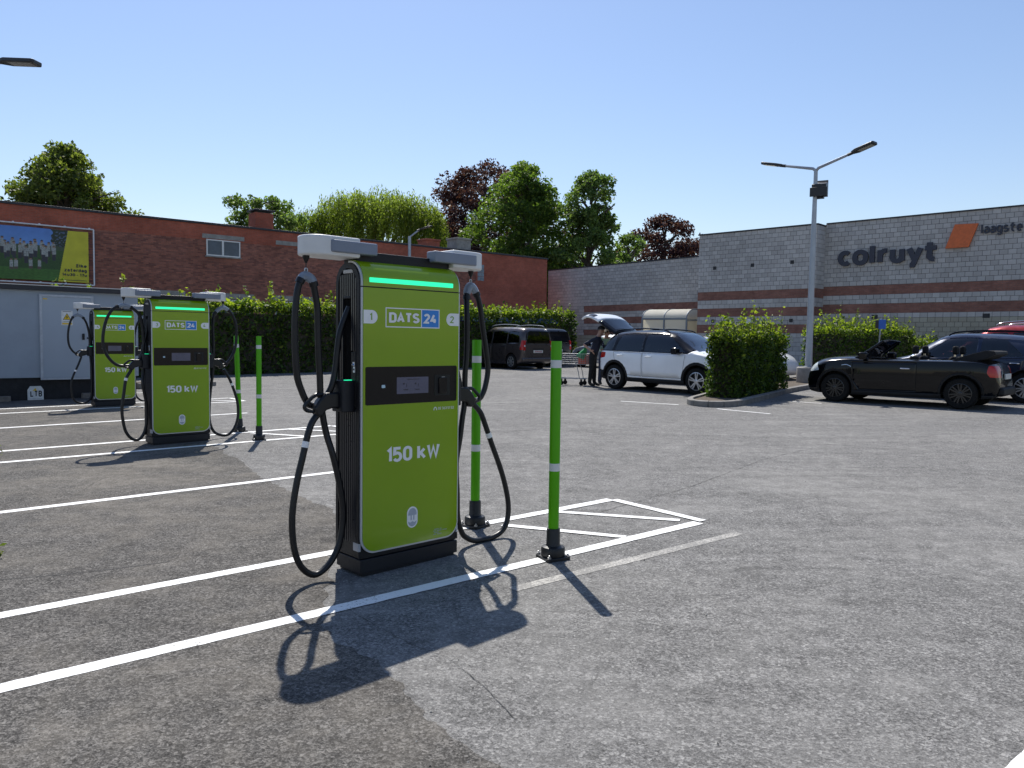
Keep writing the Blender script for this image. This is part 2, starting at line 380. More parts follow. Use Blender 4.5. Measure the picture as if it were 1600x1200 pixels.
def block_mat(name, lo, hi):
    g = G_(name); v = g.obj(); oi = g.n('ObjectInfo').outputs['Random']; isl = g.n('NewGeometry').outputs['Random Per Island']
    k = g.math('FRACT', g.math('ADD', oi, isl))
    c = g.ramp(k, [(0., lo), (1., hi)]); c = g.mix(1., c, g.ramp(g.noise(v, 40., 4, .7), [(.3, .9), (.7, 1.08)]), 'MULTIPLY')
    c = g.mix(1., c, g.ramp(g.noise(g.pos(), .35, 4, .7), [(.3, .88), (.7, 1.08)]), 'MULTIPLY')
    g.set('Base Color', c); g.set('Roughness', .9); g.set('Specular IOR Level', .2); g.bump(g.noise(v, 90., 4, .7), .3, .006); return g.m
M_BLOCK = block_mat('grey_concrete_block', (.40, .385, .37), (.52, .505, .485))
M_BLOCKY = block_mat('tan_painted_block', (.34, .315, .25), (.41, .385, .31))
M_MORTAR = pm('dark_mortar', (.10, .098, .096), .95, var=.2, scale=3)
M_COPE = pm('dark_roof_trim', (.022, .023, .03), .5)
M_CONC = pm('weathered_concrete', (.30, .285, .26), .9, var=.25, scale=5, bump=.4, bscale=60)
M_PVC = pm('white_pvc_frame', (.72, .72, .70), .4, var=.05)
M_ROOF = pm('grey_roofing', (.14, .14, .14), .9)
def glass(name, tint=(.08, .09, .1), rough=.02, add=.03):
    g = G_(name); t = g.n('BsdfTransparent', {0: (*tint, 1)}); gl = g.n('BsdfGlossy', {0: (.9, .93, .95, 1), 1: rough})
    fr = g.n('Fresnel', {0: 1.5}).outputs[0]
    wob = g.noise(g.obj(), 3., 2); g.n('Bump', {'Height': wob, 'Strength': .02})
    mx = g.n('MixShader', {0: g.math('ADD', fr, add), 1: t.outputs[0], 2: gl.outputs[0]})
    g.t.links.new(mx.outputs[0], g.out.inputs[0]); return g.m
M_PANE = pm('dark_window_pane', (.055, .07, .10), .06, var=.3, scale=2)
# old brick hall with a banner
bh = thing('brick_building', 'long low red and brown brick hall with chimneys and white framed windows', 'building', (-20.3, 30.6, .1), math.atan2(.63457, .77287))
TOP = 6.58
MB().box(-14, 23.4, 0, 9, 0, 5.78).build('wall', B_MOT, bh, smooth=False)
MB().box(-14, 23.4, -.004, 9, 5.78, TOP - .1).build('upper_wall', B_RED, bh, smooth=False)
MB().box(23.4, 29.0, -.012, 9, 0, TOP - .1).build('end_wall', B_RED, bh, smooth=False)
MB().box(-14.1, 29.06, -.06, 9.1, TOP - .1, TOP).build('roof_edge', M_COPE, bh, bevel=.01)
def window(parent, x0, x1, z0, z1, mull, lint=.22, y=0.):
    f = MB(); e = .055
    for a in ((x0, x1, z0, z0 + e), (x0, x1, z1 - e, z1), (x0, x0 + e, z0 + e, z1 - e), (x1 - e, x1, z0 + e, z1 - e)): f.box(a[0], a[1], y - .05, y + .02, a[2], a[3])
    for m in mull: f.box(m - .045, m + .045, y - .05, y + .02, z0 + e, z1 - e)
    fo = f.build('window', M_PVC, parent, smooth=False)
    xs = [x0] + list(mull) + [x1]
    for a, b in zip(xs[:-1], xs[1:]): MB().box(a + .04, b - .04, y - .028, y - .018, z0 + .05, z1 - .05).build('pane', M_PANE, fo, smooth=False)
    if lint: MB().box(x0 - .18, x1 + .2, y - .03, y + .05, z1 + .04, z1 + .04 + lint).build('lintel', M_CONC, fo, smooth=False)
    MB().box(x0 - .05, x1 + .05, y - .07, y + .02, z0 - .06, z0 - .003).build('sill', M_CONC, fo, smooth=False)
Z = -.1
window(bh, 7.94, 9.5, 5.17 + Z, 5.92 + Z, (8.69,), .2)
window(bh, 8.4, 9.95, 2.2, 3.18 + Z, (9.1,), .25)
window(bh, 11.2, 13.3, 2.2, 3.2 + Z, (12.2,), .25)
window(bh, 5.2, 6.8, 2.2, 3.18 + Z, (6.,), .25)
MB().box(11.25, 12.6, -.03, .05, 5.86, 6.06).build('lintel', M_CONC, bh, smooth=False)
gbk = thing_part('glass_block_window', bh)
M_GBL = pm('glass_brick', (.22, .27, .30), .15, var=.3, scale=8)
for i in range(4):
    for j in range(2): MB().box(23.52 + .24 * j, 23.52 + .24 * j + .225, -.025, .03, 4.85 + .24 * i, 4.85 + .24 * i + .225).build('glass_brick', M_GBL, gbk, bevel=.01)
def chimney(x0, x1, h, mat, cap=True):
    c = MB().box(x0, x1, .4, .4 + (x1 - x0), TOP - .3, TOP + h).build('chimney', mat, bh, smooth=False)
    if cap: MB().box(x0 - .07, x1 + .07, .33, .47 + (x1 - x0), TOP + h + .08, TOP + h + .16).build('chimney_cap', M_COPE, c, bevel=.01); MB().box(x0 + .1, x1 - .1, .5, .3 + (x1 - x0), TOP + h, TOP + h + .08).build('chimney_pot', M_COPE, c)
    else: MB().box(x0 - .05, x1 + .05, .35, .45 + (x1 - x0), TOP + h, TOP + h + .1).build('chimney_cap', M_CONC if 0 else mat, c, bevel=.01)
chimney(10.4, 11.3, .8, B_RED); chimney(20.2, 21.1, .36, B_RED, False); chimney(22.3, 23.3, .62, M_CONC, False)
# banner on the hall
def banner_color(u, z):
    """printed group photograph: sky, dark trees, two rows of light shirts over dark legs, grass, yellow field"""
    lim = 2.33 - (5.69 - z) / 2.08 * .38
    if u > lim:
        c = [.60, .55, .03]; return c
    h = (z - 3.58) / 2.14
    def nz(a, b, s=0): return noise.noise(Vector((a, b, s)))
    c = [.10 + .10 * (1 - h), .24 + .14 * (1 - h), .62] if h > .60 else [.05, .15, .03]
    if h > .58 and (u > 1.75 + .15 * nz(z * 6, 1) or u < -.55 + .2 * nz(z * 5, 2)): c = [.02, .035, .02] if nz(u * 14, z * 14) > -.2 else [.08, .12, .2]
    if .60 < h < .68 + .03 * nz(u * 5, 3): c = [.05, .08, .04]
    if h < .6: k = .8 + .5 * nz(u * 20, z * 40); c = [.035 * k, .10 * k, .02 * k]
    if h < .24: k = 1 + .4 * nz(u * 9, z * 30); c = [.05 * k, .15 * k, .02 * k]
    for row, (zz, sp, sc, off) in enumerate(((5.02, .20, 1., 0.), (4.90, .19, 1., .09), (4.32, .24, .9, .05))):
        i = round((u - off) / sp); cx = off + i * sp + .16 * nz(i * 3.7 + .3, row * 5.1 + .4); cz = zz + .2 * nz(i * 2.3 + .5, row * 9. + .2); sc *= 1 + .3 * nz(i * 1.9, row * 3.3)
        if row == 2 and (i % 3 == 0 or cx > 1.3): continue
        if cx > 1.85: continue
        dx = (u - cx) / sc; dz = (z - cz) / sc
        if dx * dx + (dz - .13) ** 2 < .0028: c = [.30, .19, .13] if dz < .14 else [.03, .02, .015]
        elif abs(dx) < .075 and -.22 < dz < .08: k = .75 + .5 * nz(u * 25, z * 25, row); c = [.42 * k, .44 * k, .42 * k]
        elif abs(dx) < .06 and -.48 < dz <= -.22 and row < 2: c = [.03, .03, .045]
        elif abs(dx) < .08 and -.34 < dz <= -.22: c = [.10, .07, .06]
    return c
bn = thing('banner', 'printed banner with a group photo and yellow field in a white pipe frame', 'banner', bh.location, bh.rotation_euler[2])
bm_ = MB(); NU, NV = 330, 120
ub0, ub1, zb0, zb1 = -2.4, 3.08, 3.52, 5.62
def bsag(u, v):
    x = ub0 + (ub1 - ub0) * u; return (x, -.14 + .012 * math.sin(x * 5) * math.sin(v * 3.14), zb0 + (zb1 - zb0) * v + .03 * math.sin(math.pi * 4 * u) * (v - .5) ** 2)
bm_.grid(bsag, NU, NV)
bme = bm_.mesh('banner_sheet', [pm('tmp', (1, 1, 1))], fix=False); bme.materials.clear()
att = bme.color_attributes.new('print', 'FLOAT_COLOR', 'POINT')
for i, v in enumerate(bme.vertices): att.data[i].color = (*banner_color(v.co.x, v.co.z + .1), 1)
g = G_('printed_vinyl'); ca = g.n('VertexColor', layer_name='print'); g.set('Base Color', g.mix(1., ca.outputs[0], g.ramp(g.noise(g.obj(), 2., 4), [(.3, .85), (.7, 1.1)]), 'MULTIPLY')); g.set('Roughness', .45)
bme.materials.append(g.m); link('banner_sheet', bme, bn)
M_INK = pm('dark_banner_ink', (.02, .025, .05), .5)
text('Elke', 2.62, 3.0, 4.13, 4.27, -.158, M_INK, bn, sw=.24); text('zaterdag', 2.18, 3.0, 3.94, 4.08, -.158, M_INK, bn, sw=.24); text('14u30 - 17u', 2.1, 3.0, 3.76, 3.88, -.158, M_INK, bn, sw=.24)
MB().box(2.0, 3.0, -.157, -.155, 3.58, 3.6).build('small_print_line', M_INK, bn, smooth=False)
M_PIPE = pm('white_pipe', (.7, .71, .73), .35)
for a, b in (((-2.7, 3.42), (3.28, 3.42)), ((-2.7, 5.75), (3.28, 5.75)), ((3.28, 3.42), (3.28, 5.75)), ((-2.7, 3.42), (-2.7, 5.75))):
    MB().tube([(a[0], -.14, a[1]), (b[0], -.14, b[1])], .03, 8).build('frame_pipe', M_PIPE, bn)
for i in range(7):
    for z in (3.42, 5.75): MB().box(-2.3 + .9 * i, -2.24 + .9 * i, -.14, .0, z - .02, z + .06).build('frame_bracket', M_PIPE, bn, smooth=False)
for i in range(10):
    z = 3.6 + i * .22; MB().tube([(3.07, -.14, z), (3.27, -.14, z)], .008, 5).build('lacing_cord', M_INK, bn)

# supermarket of grey blocks
sm_rz = math.atan2(-.69054, .72329)
mk = thing('supermarket_building', 'grey concrete block store with brown brick bands and dark raised lettering', 'building', (9.5, 39.7, 0), sm_rz)
BW, BH_, JT = .30, .207, .012
def block_me(wd, h):
    # front, sides, top, bottom with bevelled rim
    d, b = .02, .006
    vs = [(0, 0, 0), (wd, 0, 0), (wd, 0, h), (0, 0, h), (0, -d + b, 0), (wd, -d + b, 0), (wd, -d + b, h), (0, -d + b, h), (b, -d, b), (wd - b, -d, b), (wd - b, -d, h - b), (b, -d, h - b)]
    fs = [(8, 9, 10, 11)]
    for i in range(4):
        j = (i + 1) % 4; fs += [(i, j, 4 + j, 4 + i), (4 + i, 4 + j, 8 + j, 8 + i)]
    return vs, fs
_full = {}
def facade(parent, x0, x1, y, runs, keep, M0=Matrix()):
    """runs: (z0, z1, rows or 'band', material). keep(x, z) -> separate block"""
    joined = {}
    for z0, z1, rows, mat in runs:
        if rows == 'band':
            continue
        h = (z1 - z0) / rows
        for r in range(rows):
            x = x0 - (BW / 2 if r % 2 else 0)
            while x < x1 - .02:
                a, b = max(x, x0), min(x + BW, x1); x += BW
                if b - a < .06: continue
                wd = b - a - JT; hh = h - JT; zz = z0 + r * h + JT / 2
                if keep and abs(wd - (BW - JT)) < .001 and keep((a + b) / 2, zz):
                    key = (round(hh, 3), mat.name)
                    if key not in _full: _full[key] = MB().add(*block_me(BW - JT, hh)).mesh('block', mat, smooth=False)
                    link('block', _full[key], parent, loc=(a + JT / 2, y, zz))
                else:
                    vs, fs = block_me(wd, hh); joined.setdefault(mat.name, (MB(), mat))[0].add([(p[0] + a + JT / 2, p[1] + y, p[2] + zz) for p in vs], fs)
    for nm, (mb, mat) in joined.items(): tag(mb.build('blockwork', mat, parent, smooth=False), kind='stuff')
def wall_part(x0, x1, y, runs, keep, zt, back=6., name='wall'):
    wp = MB().box(x0, x1, y, y + back, 0, zt).build(name, M_MORTAR, mk, smooth=False)
    for z0, z1, rows, mat in runs:
        if rows == 'band': MB().box(x0, x1, y - .02, y + .02, z0 + .003, z1 - .003).build('brick_band', mat, wp, smooth=False)
    facade(wp, x0, x1, y, runs, keep)
    return wp
SH = .05
runsP = [(4.04, 6.94, 14, M_BLOCK), (3.62, 4.04, 'band', B_BAND), (3.2, 3.62, 2, M_BLOCK), (2.79, 3.2, 'band', B_BAND), (2.38, 2.79, 2, M_BLOCK), (1.97, 2.38, 'band', B_BAND), (.3, 1.97, 8, M_BLOCK)]
runsR = [(4.15, 7.05, 14, M_BLOCK), (3.73, 4.15, 'band', B_BAND), (3.32, 3.73, 2, M_BLOCK), (2.9, 3.32, 'band', B_BAND), (2.69, 2.9, 1, M_BLOCK), (.4, 2.69, 11, M_BLOCKY)]
cnt = [0]
def keepR(x, z):
    if 9.9 < x < 14.3 and z > 2.6: cnt[0] += 1; return cnt[0] <= 292
    return False
w1 = wall_part(0, 6.07, 0, runsP, None, 6.94)
w2 = wall_part(6.075, 20, .9, runsR, keepR, 7.04)
# the return between the two wall planes
rt = MB()
for z0, z1, rows, mat in runsP:
    if rows == 'band': continue
    h = (z1 - z0) / rows
    for r in range(rows):
        for a, b in (((0, .3), (.3, .6), (.6, .9)) if r % 2 == 0 else ((0, .15), (.15, .45), (.45, .75), (.75, .9))):
            vs, fs = block_me(b - a - JT, h - JT); rt.add([(6.07 - p[1], a + JT / 2 + p[0], z0 + r * h + JT / 2 + p[2]) for p in vs], fs)
tag(rt.build('blockwork', M_BLOCK, w1, smooth=False), kind='stuff')
for z0, z1, rows, mat in runsP:
    if rows == 'band': MB().box(6.05, 6.09, .02, .9, z0 + .003, z1 - .003).build('brick_band', mat, w1, smooth=False)
MB().box(-.05, 6.12, -.06, 6.05, 6.94, 7.0).build('coping', M_COPE, mk, smooth=False); MB().box(6.13, 20.05, .84, 6.95, 7.04, 7.1).build('coping', M_COPE, mk, smooth=False)
# low wing
wing = thing_part('wing_wall', mk); wl = Matrix.Rotation(-sm_rz, 4, 'Z') @ Vector((2.33 - 9.5, 51.6 - 39.7, 0)); wing.location = wl
wing.rotation_euler = (0, 0, math.atan2(-.77968, .62618) - sm_rz)
MB().box(0, 14.3, 0, 3, 0, 6.12).build('wall', M_MORTAR, wing, smooth=False)
runsW = [(3.69, 6.12, 12, M_BLOCK), (3.3, 3.69, 'band', B_BAND), (2.95, 3.3, 2, M_BLOCK), (2.57, 2.95, 'band', B_BAND), (2.2, 2.57, 2, M_BLOCK), (1.85, 2.2, 'band', B_BAND), (.4, 1.85, 7, M_BLOCKY)]
for z0, z1, rows, mat in runsW:
    if rows == 'band':
        MB().box(3.5, 14.3, -.02, .02, z0 + .003, z1 - .003).build('brick_band', mat, wing, smooth=False)
facade(wing, 0, 14.3, 0, [r for r in runsW if r[2] != 'band'] , None)
facade(wing, 0, 3.49, 0, [(z0, z1, 2, M_BLOCK) for z0, z1, r, m in runsW if r == 'band'], None)
MB().box(-.02, 14.3, -.05, 3, 6.12, 6.18).build('coping', M_COPE, wing, smooth=False)
# wall vents
M_VENT = pm('dark_vent', (.03, .03, .032), .7)
for x, z in ((.92, 5.24), (2.95, 5.27), (4.93, 5.3), (.9, 2.57), (4.97, 2.57)): MB().box(x - .09, x + .09, -.024, .0, z - .085, z + .085).build('vent', M_VENT, w1, smooth=False)
for x, z in ((8.42, 2.73), (12.77, 2.73)): MB().box(x - .13, x + .13, .876, .9, z - .09, z + .09).build('vent', M_VENT, w2, smooth=False)
MB().lathe([(.02, 0), (.17, .03), (.165, .04), (.02, .012)], 20, Matrix.Translation((2.91, -.12, 2.5)) @ Matrix.Rotation(R(80), 4, 'X')).build('satellite_dish', M_PVC, mk)
MB().tube([(2.91, .0, 2.5), (2.91, -.13, 2.5)], .015, 6).build('dish_arm', M_VENT, mk)
# raised sign
M_NAVY = pm('navy_sign_letter', (.022, .026, .048), .4)
M_ORNG = pm('orange_sign', (.62, .13, .03), .4)
sg = thing_part('sign', mk)
text('colruyt', 6.73, 10.94, 5.05, 5.98, .86, M_NAVY, sg, sw=.27, depth=.1, gap=.075)
MB().prism([(11.17, 5.56), (11.5, 6.53), (12.36, 6.5), (12.04, 5.56)], 'y', .74, .86).build('orange_panel', M_ORNG, sg, bevel=.01)
text('laagste', 12.45, 13.9, 6.06, 6.47, .86, M_NAVY, sg, sw=.2, depth=.06, gap=.09)

# grey technical cabin
cb_ = thing('utility_cabin', 'low grey utility cabin with a flush metal door and black roof edge', 'cabin', (-10.31, 16.675, 0), R(40))
M_CAB = pm('blue_grey_render', (.31, .355, .41), .75, var=.06, scale=2, bump=.15, bscale=120)
M_DOOR = pm('grey_steel_door', (.36, .41, .47), .45, var=.04, scale=1.5)
M_DARK = pm('black_and_shade', (.018, .018, .02), .85, var=.3)
MB().box(-7, 2.03, 0, 2.7, .50, 2.39).build('wall', M_CAB, cb_, smooth=False)
MB().box(-6.95, 1.99, .05, 2.65, -.05, .5).build('plinth', M_DARK, cb_, smooth=False)  # near-black colour paints in the shadow zone below the cabin wall
MB().box(-7.1, 2.02, -.09, 2.8, 2.39, 2.49).build('roof_edge', M_COPE, cb_, bevel=.006)
MB().box(-7.1, 2.02, -.1, 2.81, 2.49, 2.505).build('roof_trim', pm('aluminium_trim', (.55, .56, .58), .4, metal=.6), cb_, smooth=False)
dr = MB().box(.1, 1.05, -.035, .0, .49, 2.26).build('door', M_DOOR, cb_, bevel=.004)
df = MB()
for a in ((.05, .1, .45, 2.31), (1.05, 1.1, .45, 2.31), (.1, 1.05, 2.262, 2.31), (.1, 1.05, .45, .488)): df.box(a[0], a[1], -.045, .0, a[2], a[3])
df.build('door_frame', pm('pale_door_frame', (.45, .48, .52), .5), dr, smooth=False)
MB().prism(rrect(.86, .91, 1.33, 1.47, .015), 'y', -.055, -.034).build('door_handle', M_DARK, dr, bevel=.004)
MB().lathe([(.018, 0), (.018, .02)], 10, Matrix.Translation((.97, -.034, 1.37)) @ Matrix.Rotation(R(90), 4, 'X')).build('door_lock', M_DARK, dr)
M_YEL = pm('warning_yellow', (.75, .5, .02), .5)
ws = MB().box(.46, .68, -.0385, -.0352, 1.65, 1.97).build('warning_sign', pm('sign_white', (.7, .7, .68), .5), cb_, smooth=False)
plate([(.49, 1.77), (.65, 1.77), (.57, 1.915)], -.0387, M_DARK, ws, 'warning_triangle'); plate([(.505, 1.778), (.635, 1.778), (.57, 1.898)], -.0399, M_YEL, ws, 'warning_triangle')
plate([(.575, 1.865), (.545, 1.82), (.568, 1.825), (.56, 1.785), (.592, 1.838), (.57, 1.833)], -.0411, M_DARK, ws, 'warning_bolt')
plate([(.475, 1.665), (.665, 1.665), (.665, 1.70), (.475, 1.70)], -.0387, M_YEL, ws, 'warning_bar'); plate([(.5, 1.72), (.64, 1.72), (.64, 1.728), (.5, 1.728)], -.0387, M_DARK, ws, 'warning_text'); plate([(.49, 1.945), (.655, 1.945), (.655, 1.955), (.49, 1.955)], -.0387, M_DARK, ws, 'warning_text')
np_ = MB().box(.84, 1.02, -.0385, -.0352, 2.07, 2.17).build('name_plate', MATS['sign_white'], cb_, smooth=False)
plate([(.86, 2.10), (1.0, 2.10), (1.0, 2.135), (.86, 2.135)], -.0387, M_DARK, np_, 'plate_text')
plate([(.115, 2.2), (.2, 2.2), (.2, 2.225), (.115, 2.225)], -.036, M_YEL, dr, 'yellow_label')
# contractor's board leaning at the cabin foot, and timber blocks
ab = thing('notice_board', 'small white board with black letters and a yellow triangle leaning on the cabin base', 'sign', (-10.41, 16.72, gz(-10.4, 16.7) + .004), R(40))
bb = MB().prism([(-.15, 0), (.15, 0), (.15, .22), (.1, .3), (-.1, .3), (-.15, .22)], 'y', -.09, -.07).build('board', MATS['sign_white'], ab, smooth=False)
text('LTB', -.10, .12, .07, .2, -.091, M_DARK, ab, sw=.24); plate([(-.06, .2), (.02, .2), (.0, .26)], -.0915, M_YEL, ab, 'triangle_mark')
plate([(-.12, .02), (.12, .02), (.12, .035), (-.12, .035)], -.091, MATS['aluminium_trim'], ab, 'board_line')
for x in (-.1, .1): MB().box(x - .012, x + .012, -.07, .05, 0, .02).build('board_foot', M_DARK, ab, smooth=False)
M_TIMB = pm('grey_timber', (.17, .15, .13), .85, var=.3, scale=14)
for (x, y, l, a, lab) in ((-10.95, 16.05, .75, 38, 'weathered timber beam lying beside the white notice board'), (-9.42, 17.28, .5, 43, 'short grey timber block at the foot of the cabin door')):
    o = MB().box(-l / 2, l / 2, -.06, .06, 0, .12).build('timber_block', M_TIMB, bevel=.008, loc=(x, y, gz(x, y)), rot=(0, 0, R(a))); tag(o, lab, 'timber')
# shipping container behind the hedge
ct = thing('shipping_container', 'blue corrugated container with pale top rail behind the hedge', 'container', (-2.2, 43.4, gz(-2, 43.4)), R(36))
M_CONT = pm('faded_blue_steel', (.03, .075, .22), .5, var=.2)
cr = MB(); pts = []
for i in range(60):
    x = i * .105; pts.append((x, 0 if (i // 2) % 2 else .04))
cr.prism(pts + [(6.2, 2.3), (0, 2.3)], 'z', .12, 2.62); cr.build('corrugated_wall', M_CONT, ct, smooth=False)
for z in (0, 2.62): MB().box(-.05, 6.25, -.06, 2.35, z, z + .12).build('rail', M_CONT if z == 0 else M_PIPE, ct, bevel=.01)
# trolley shelter
shl = thing('trolley_shelter', 'trolley shelter with pale arched translucent roof beside the block wall', 'shelter', (6.93, 41.2, gz(7, 41)), R(-35))
M_ALU = pm('grey_aluminium_post', (.2, .23, .27), .45, metal=.4)
g = G_('polycarbonate'); tr = g.n('BsdfTranslucent', {0: (.92, .88, .76, 1)}); df_ = g.n('BsdfDiffuse', {0: (.84, .81, .72, 1)})
st = g.noise(g.obj(), 6., 4, .7); mx = g.n('MixShader', {0: g.ramp(st, [(.3, .45), (.7, .6)]), 1: tr.outputs[0], 2: df_.outputs[0]}); g.t.links.new(mx.outputs[0], g.out.inputs[0]); M_POLY = g.m
for i in range(2):
    a0 = i * 1.25
    MB().grid(lambda u, v: (a0 + .03 + 1.19 * u, 1.15 - 1.2 * math.cos(math.pi * v), 2.36 + .52 * math.sin(math.pi * v)), 2, 14).build('roof_panel', M_POLY, shl)
    MB().box(a0 + .06, a0 + 1.19, -.02, -.005, .5, 2.28).build('side_panel', M_POLY, shl, smooth=False)
    MB().box(a0 + .06, a0 + 1.19, 2.295, 2.31, .5, 2.28).build('side_panel', M_POLY, shl, smooth=False)
for i in range(3):
    x = i * 1.25
    MB().tube([(x, 1.15 - 1.2 * math.cos(math.pi * v / 12), 2.36 + .52 * math.sin(math.pi * v / 12)) for v in range(13)], .03, 6).build('roof_rib', M_ALU, shl)
    for y in (-.03, 2.33): MB().box(x - .035, x + .035, y - .035, y + .035, 0, 2.36).build('post', M_ALU, shl, smooth=False)
for y in (-.04, 2.34): MB().box(-.03, 2.53, y - .03, y + .03, 2.30, 2.38).build('eave_beam', M_ALU, shl, smooth=False)

# ------------------------------------------------------------------ vegetation
import numpy as np
rng = np.random.default_rng(3)
def leaf_mat(name, lo, mid, hi, trans=.45):
    g = G_(name); k = g.n('NewGeometry').outputs['Random Per Island']
    c = g.ramp(k, [(0., lo), (.55, mid), (1., hi)])
    c = g.mix(1., c, g.ramp(g.noise(g.pos(), .6, 3), [(.3, .75), (.7, 1.2)]), 'MULTIPLY')
    g.set('Base Color', c); g.set('Roughness', .55); g.set('Specular IOR Level', .35)
    t = g.n('BsdfTranslucent', {0: g.mix(1., c, (1.25, 1.35, .6), 'MULTIPLY')})
    mx = g.n('MixShader', {0: trans, 1: g.b.outputs[0], 2: t.outputs[0]}); g.t.links.new(mx.outputs[0], g.out.inputs[0]); return g.m
L_OAK = leaf_mat('leaf_mid_green', (.065, .095, .024), (.135, .175, .042), (.23, .26, .07), .55)
L_BIG = leaf_mat('leaf_deep_green', (.052, .095, .022), (.11, .18, .036), (.20, .27, .055), .55)
L_PALE = leaf_mat('leaf_pale_green', (.065, .115, .036), (.125, .195, .058), (.21, .275, .095), .55)
L_WIL = leaf_mat('leaf_willow', (.11, .155, .03), (.19, .25, .045), (.28, .34, .075), .6)
L_COP = leaf_mat('leaf_copper', (.03, .013, .019), (.066, .026, .034), (.14, .065, .068), .4)
L_HED = leaf_mat('leaf_hedge', (.024, .05, .008), (.055, .105, .014), (.13, .19, .022), .45)
L_HEDY = leaf_mat('leaf_hedge_new', (.12, .18, .018), (.22, .29, .03), (.34, .39, .05), .55)
M_BARK = pm('bark', (.085, .07, .055), .95, var=.35, scale=6, bump=.6, bscale=14)
M_TWIG = pm('hedge_twig', (.05, .042, .03), .95, var=.3)
def leaves(cen, size, up=.4, aspect=.6, dirs=None):
    """numpy arrays of leaf-shaped quads"""
    n = len(cen); nrm = rng.normal(size=(n, 3)); nrm[:, 2] += up * 2; nrm /= np.linalg.norm(nrm, axis=1)[:, None]
    d = dirs if dirs is not None else rng.normal(size=(n, 3))
    d = d - nrm * (d * nrm).sum(1)[:, None]; d /= np.linalg.norm(d, axis=1)[:, None] + 1e-9
    s = np.cross(nrm, d); sz = (size * rng.uniform(.45, 1.45, n))[:, None]
    base = cen - d * sz * .5; tip = cen + d * sz * .5; bend = nrm * sz * .10
    V = np.stack([base, cen + s * sz * aspect * .5 - bend + d * sz * .05, tip, cen - s * sz * aspect * .5 - bend + d * sz * .05], 1)
    return V.reshape(-1, 3)
def leaf_object(name, V, mat, parent, extra=None):
    n = len(V) // 4; me = bpy.data.meshes.new(name)
    me.vertices.add(n * 4); me.vertices.foreach_set('co', V.astype(np.float32).ravel())
    me.loops.add(n * 4); me.loops.foreach_set('vertex_index', np.arange(n * 4, dtype=np.int32))
    me.polygons.add(n); me.polygons.foreach_set('loop_start', np.arange(0, n * 4, 4, dtype=np.int32))
    for m in (mat if isinstance(mat, list) else [mat]): me.materials.append(m)
    if extra is not None: me.polygons.foreach_set('material_index', extra.astype(np.int32))
    me.update(calc_edges=True); me.validate()
    return link(name, me, parent)
def tree(name, label, x, y, top, z0, rx, prof, n_cl, n_leaf, size, mat, seed, clr=(.9, 1.7), trunk=.35, up=.3, gap=1.):
    """trunk, limbs and a crown of leaf clumps; prof(t) = relative radius at height fraction t of the crown"""
    global rng
    rng = np.random.default_rng(seed); random.seed(seed)
    t = thing(name, label, 'tree', (x, y, gz(min(x, 45), min(y, 60)) - .3), 0, 'trees behind the buildings')
    H = top + .3 - t.location.z * 0
    tb = MB(); tp = spline([(0, 0, 0), (.15, .1, H * .25), (-.1, .12, H * .5), (.05, 0, H * .72), (0, 0, H * .93)], 4)
    tb.tube(tp, [trunk * (1 - .93 * i / (len(tp) - 1)) for i in range(len(tp))], 9); tb.build('trunk', M_BARK, t)
    cl = []
    for i in range(n_cl):
        f = rng.uniform(.03, 1.); rad = rx * prof(f) * (rng.uniform(.25, 1.) ** .55); a = rng.uniform(0, 2 * math.pi); rad *= 1 + .75 * noise.noise(Vector((math.cos(a) * 1.3, math.sin(a) * 1.3, f * 3.2 + seed * 1.7)))
        cl.append((rad * math.cos(a), rad * math.sin(a), z0 + (top - z0) * f, rng.uniform(*clr) * (.7 + .3 * prof(f))))
    for i in range(n_cl // 3):
        f = rng.uniform(.05, 1.); a = rng.uniform(0, 2 * math.pi); rad = rx * prof(f) * rng.uniform(.95, 1.22)
        cl.append((rad * math.cos(a), rad * math.sin(a), z0 + (top - z0) * f * 1.02, rng.uniform(.25, .55) * clr[0]))
    lb = MB()
    for i, c in enumerate(cl):
        if i % 3: continue
        h0 = max(H * .22, min(c[2] - .25 * math.hypot(c[0], c[1]) - .8, H * .85)); a = Vector((0, 0, h0)); b = Vector(c[:3])
        m = a.lerp(b, .5) + Vector((rng.normal() * .25, rng.normal() * .25, .35)); q = spline([a, m, b], 4)
        lb.tube(q, [trunk * .30 * (1 - .85 * k / (len(q) - 1)) for k in range(len(q))], 5)
    tag(lb.build('branches', M_BARK, t), kind='stuff')
    cen = []; per = n_leaf // n_cl
    for c in cl:
        m = int(per * (c[3] / ((clr[0] + clr[1]) / 2)) ** 2); d = rng.normal(size=(m, 3)); d /= np.linalg.norm(d, axis=1)[:, None]
        r = c[3] * rng.uniform(.15, 1., m) ** .45 * (1 + .25 * np.sin(d[:, 0] * 5 + c[0] * 3) * np.cos(d[:, 1] * 4 + c[1]))
        p = d * r[:, None]; p[:, 2] *= .72; cen.append(p + np.array(c[:3]))
    cen = np.concatenate(cen)
    leaf_object('crown', leaves(cen, size, up), mat, t); return t
rnd = lambda t: math.sqrt(max(.05, 1 - (2 * t - 1) ** 2))
cone = lambda t: max(.12, (1.02 - t) ** .75 * 1.15 if t > .25 else .75 + t)
egg = lambda t: max(.15, math.sin(math.pi * min(1, .12 + .85 * t)) ** .7 * (1.1 - .35 * t))
tree('broadleaf_tree', 'olive green conical crown rising above the brick hall behind the banner', -26.0, 45, 12.3, 5., 4.8, cone, 230, 38000, .23, L_OAK, 11, (.45, 1.05))
tree('small_tree', 'small loose green tree behind the tall brick chimney', -17.9, 55, 11.4, 5.5, 2.8, rnd, 60, 10500, .23, L_PALE, 12, (.35, .85))
tree('copper_beech', 'large dark purple leaved tree between the willow and the tall green tree', -2.9, 72, 17.2, 4., 6.4, rnd, 210, 38000, .27, L_COP, 13, (.6, 1.4))
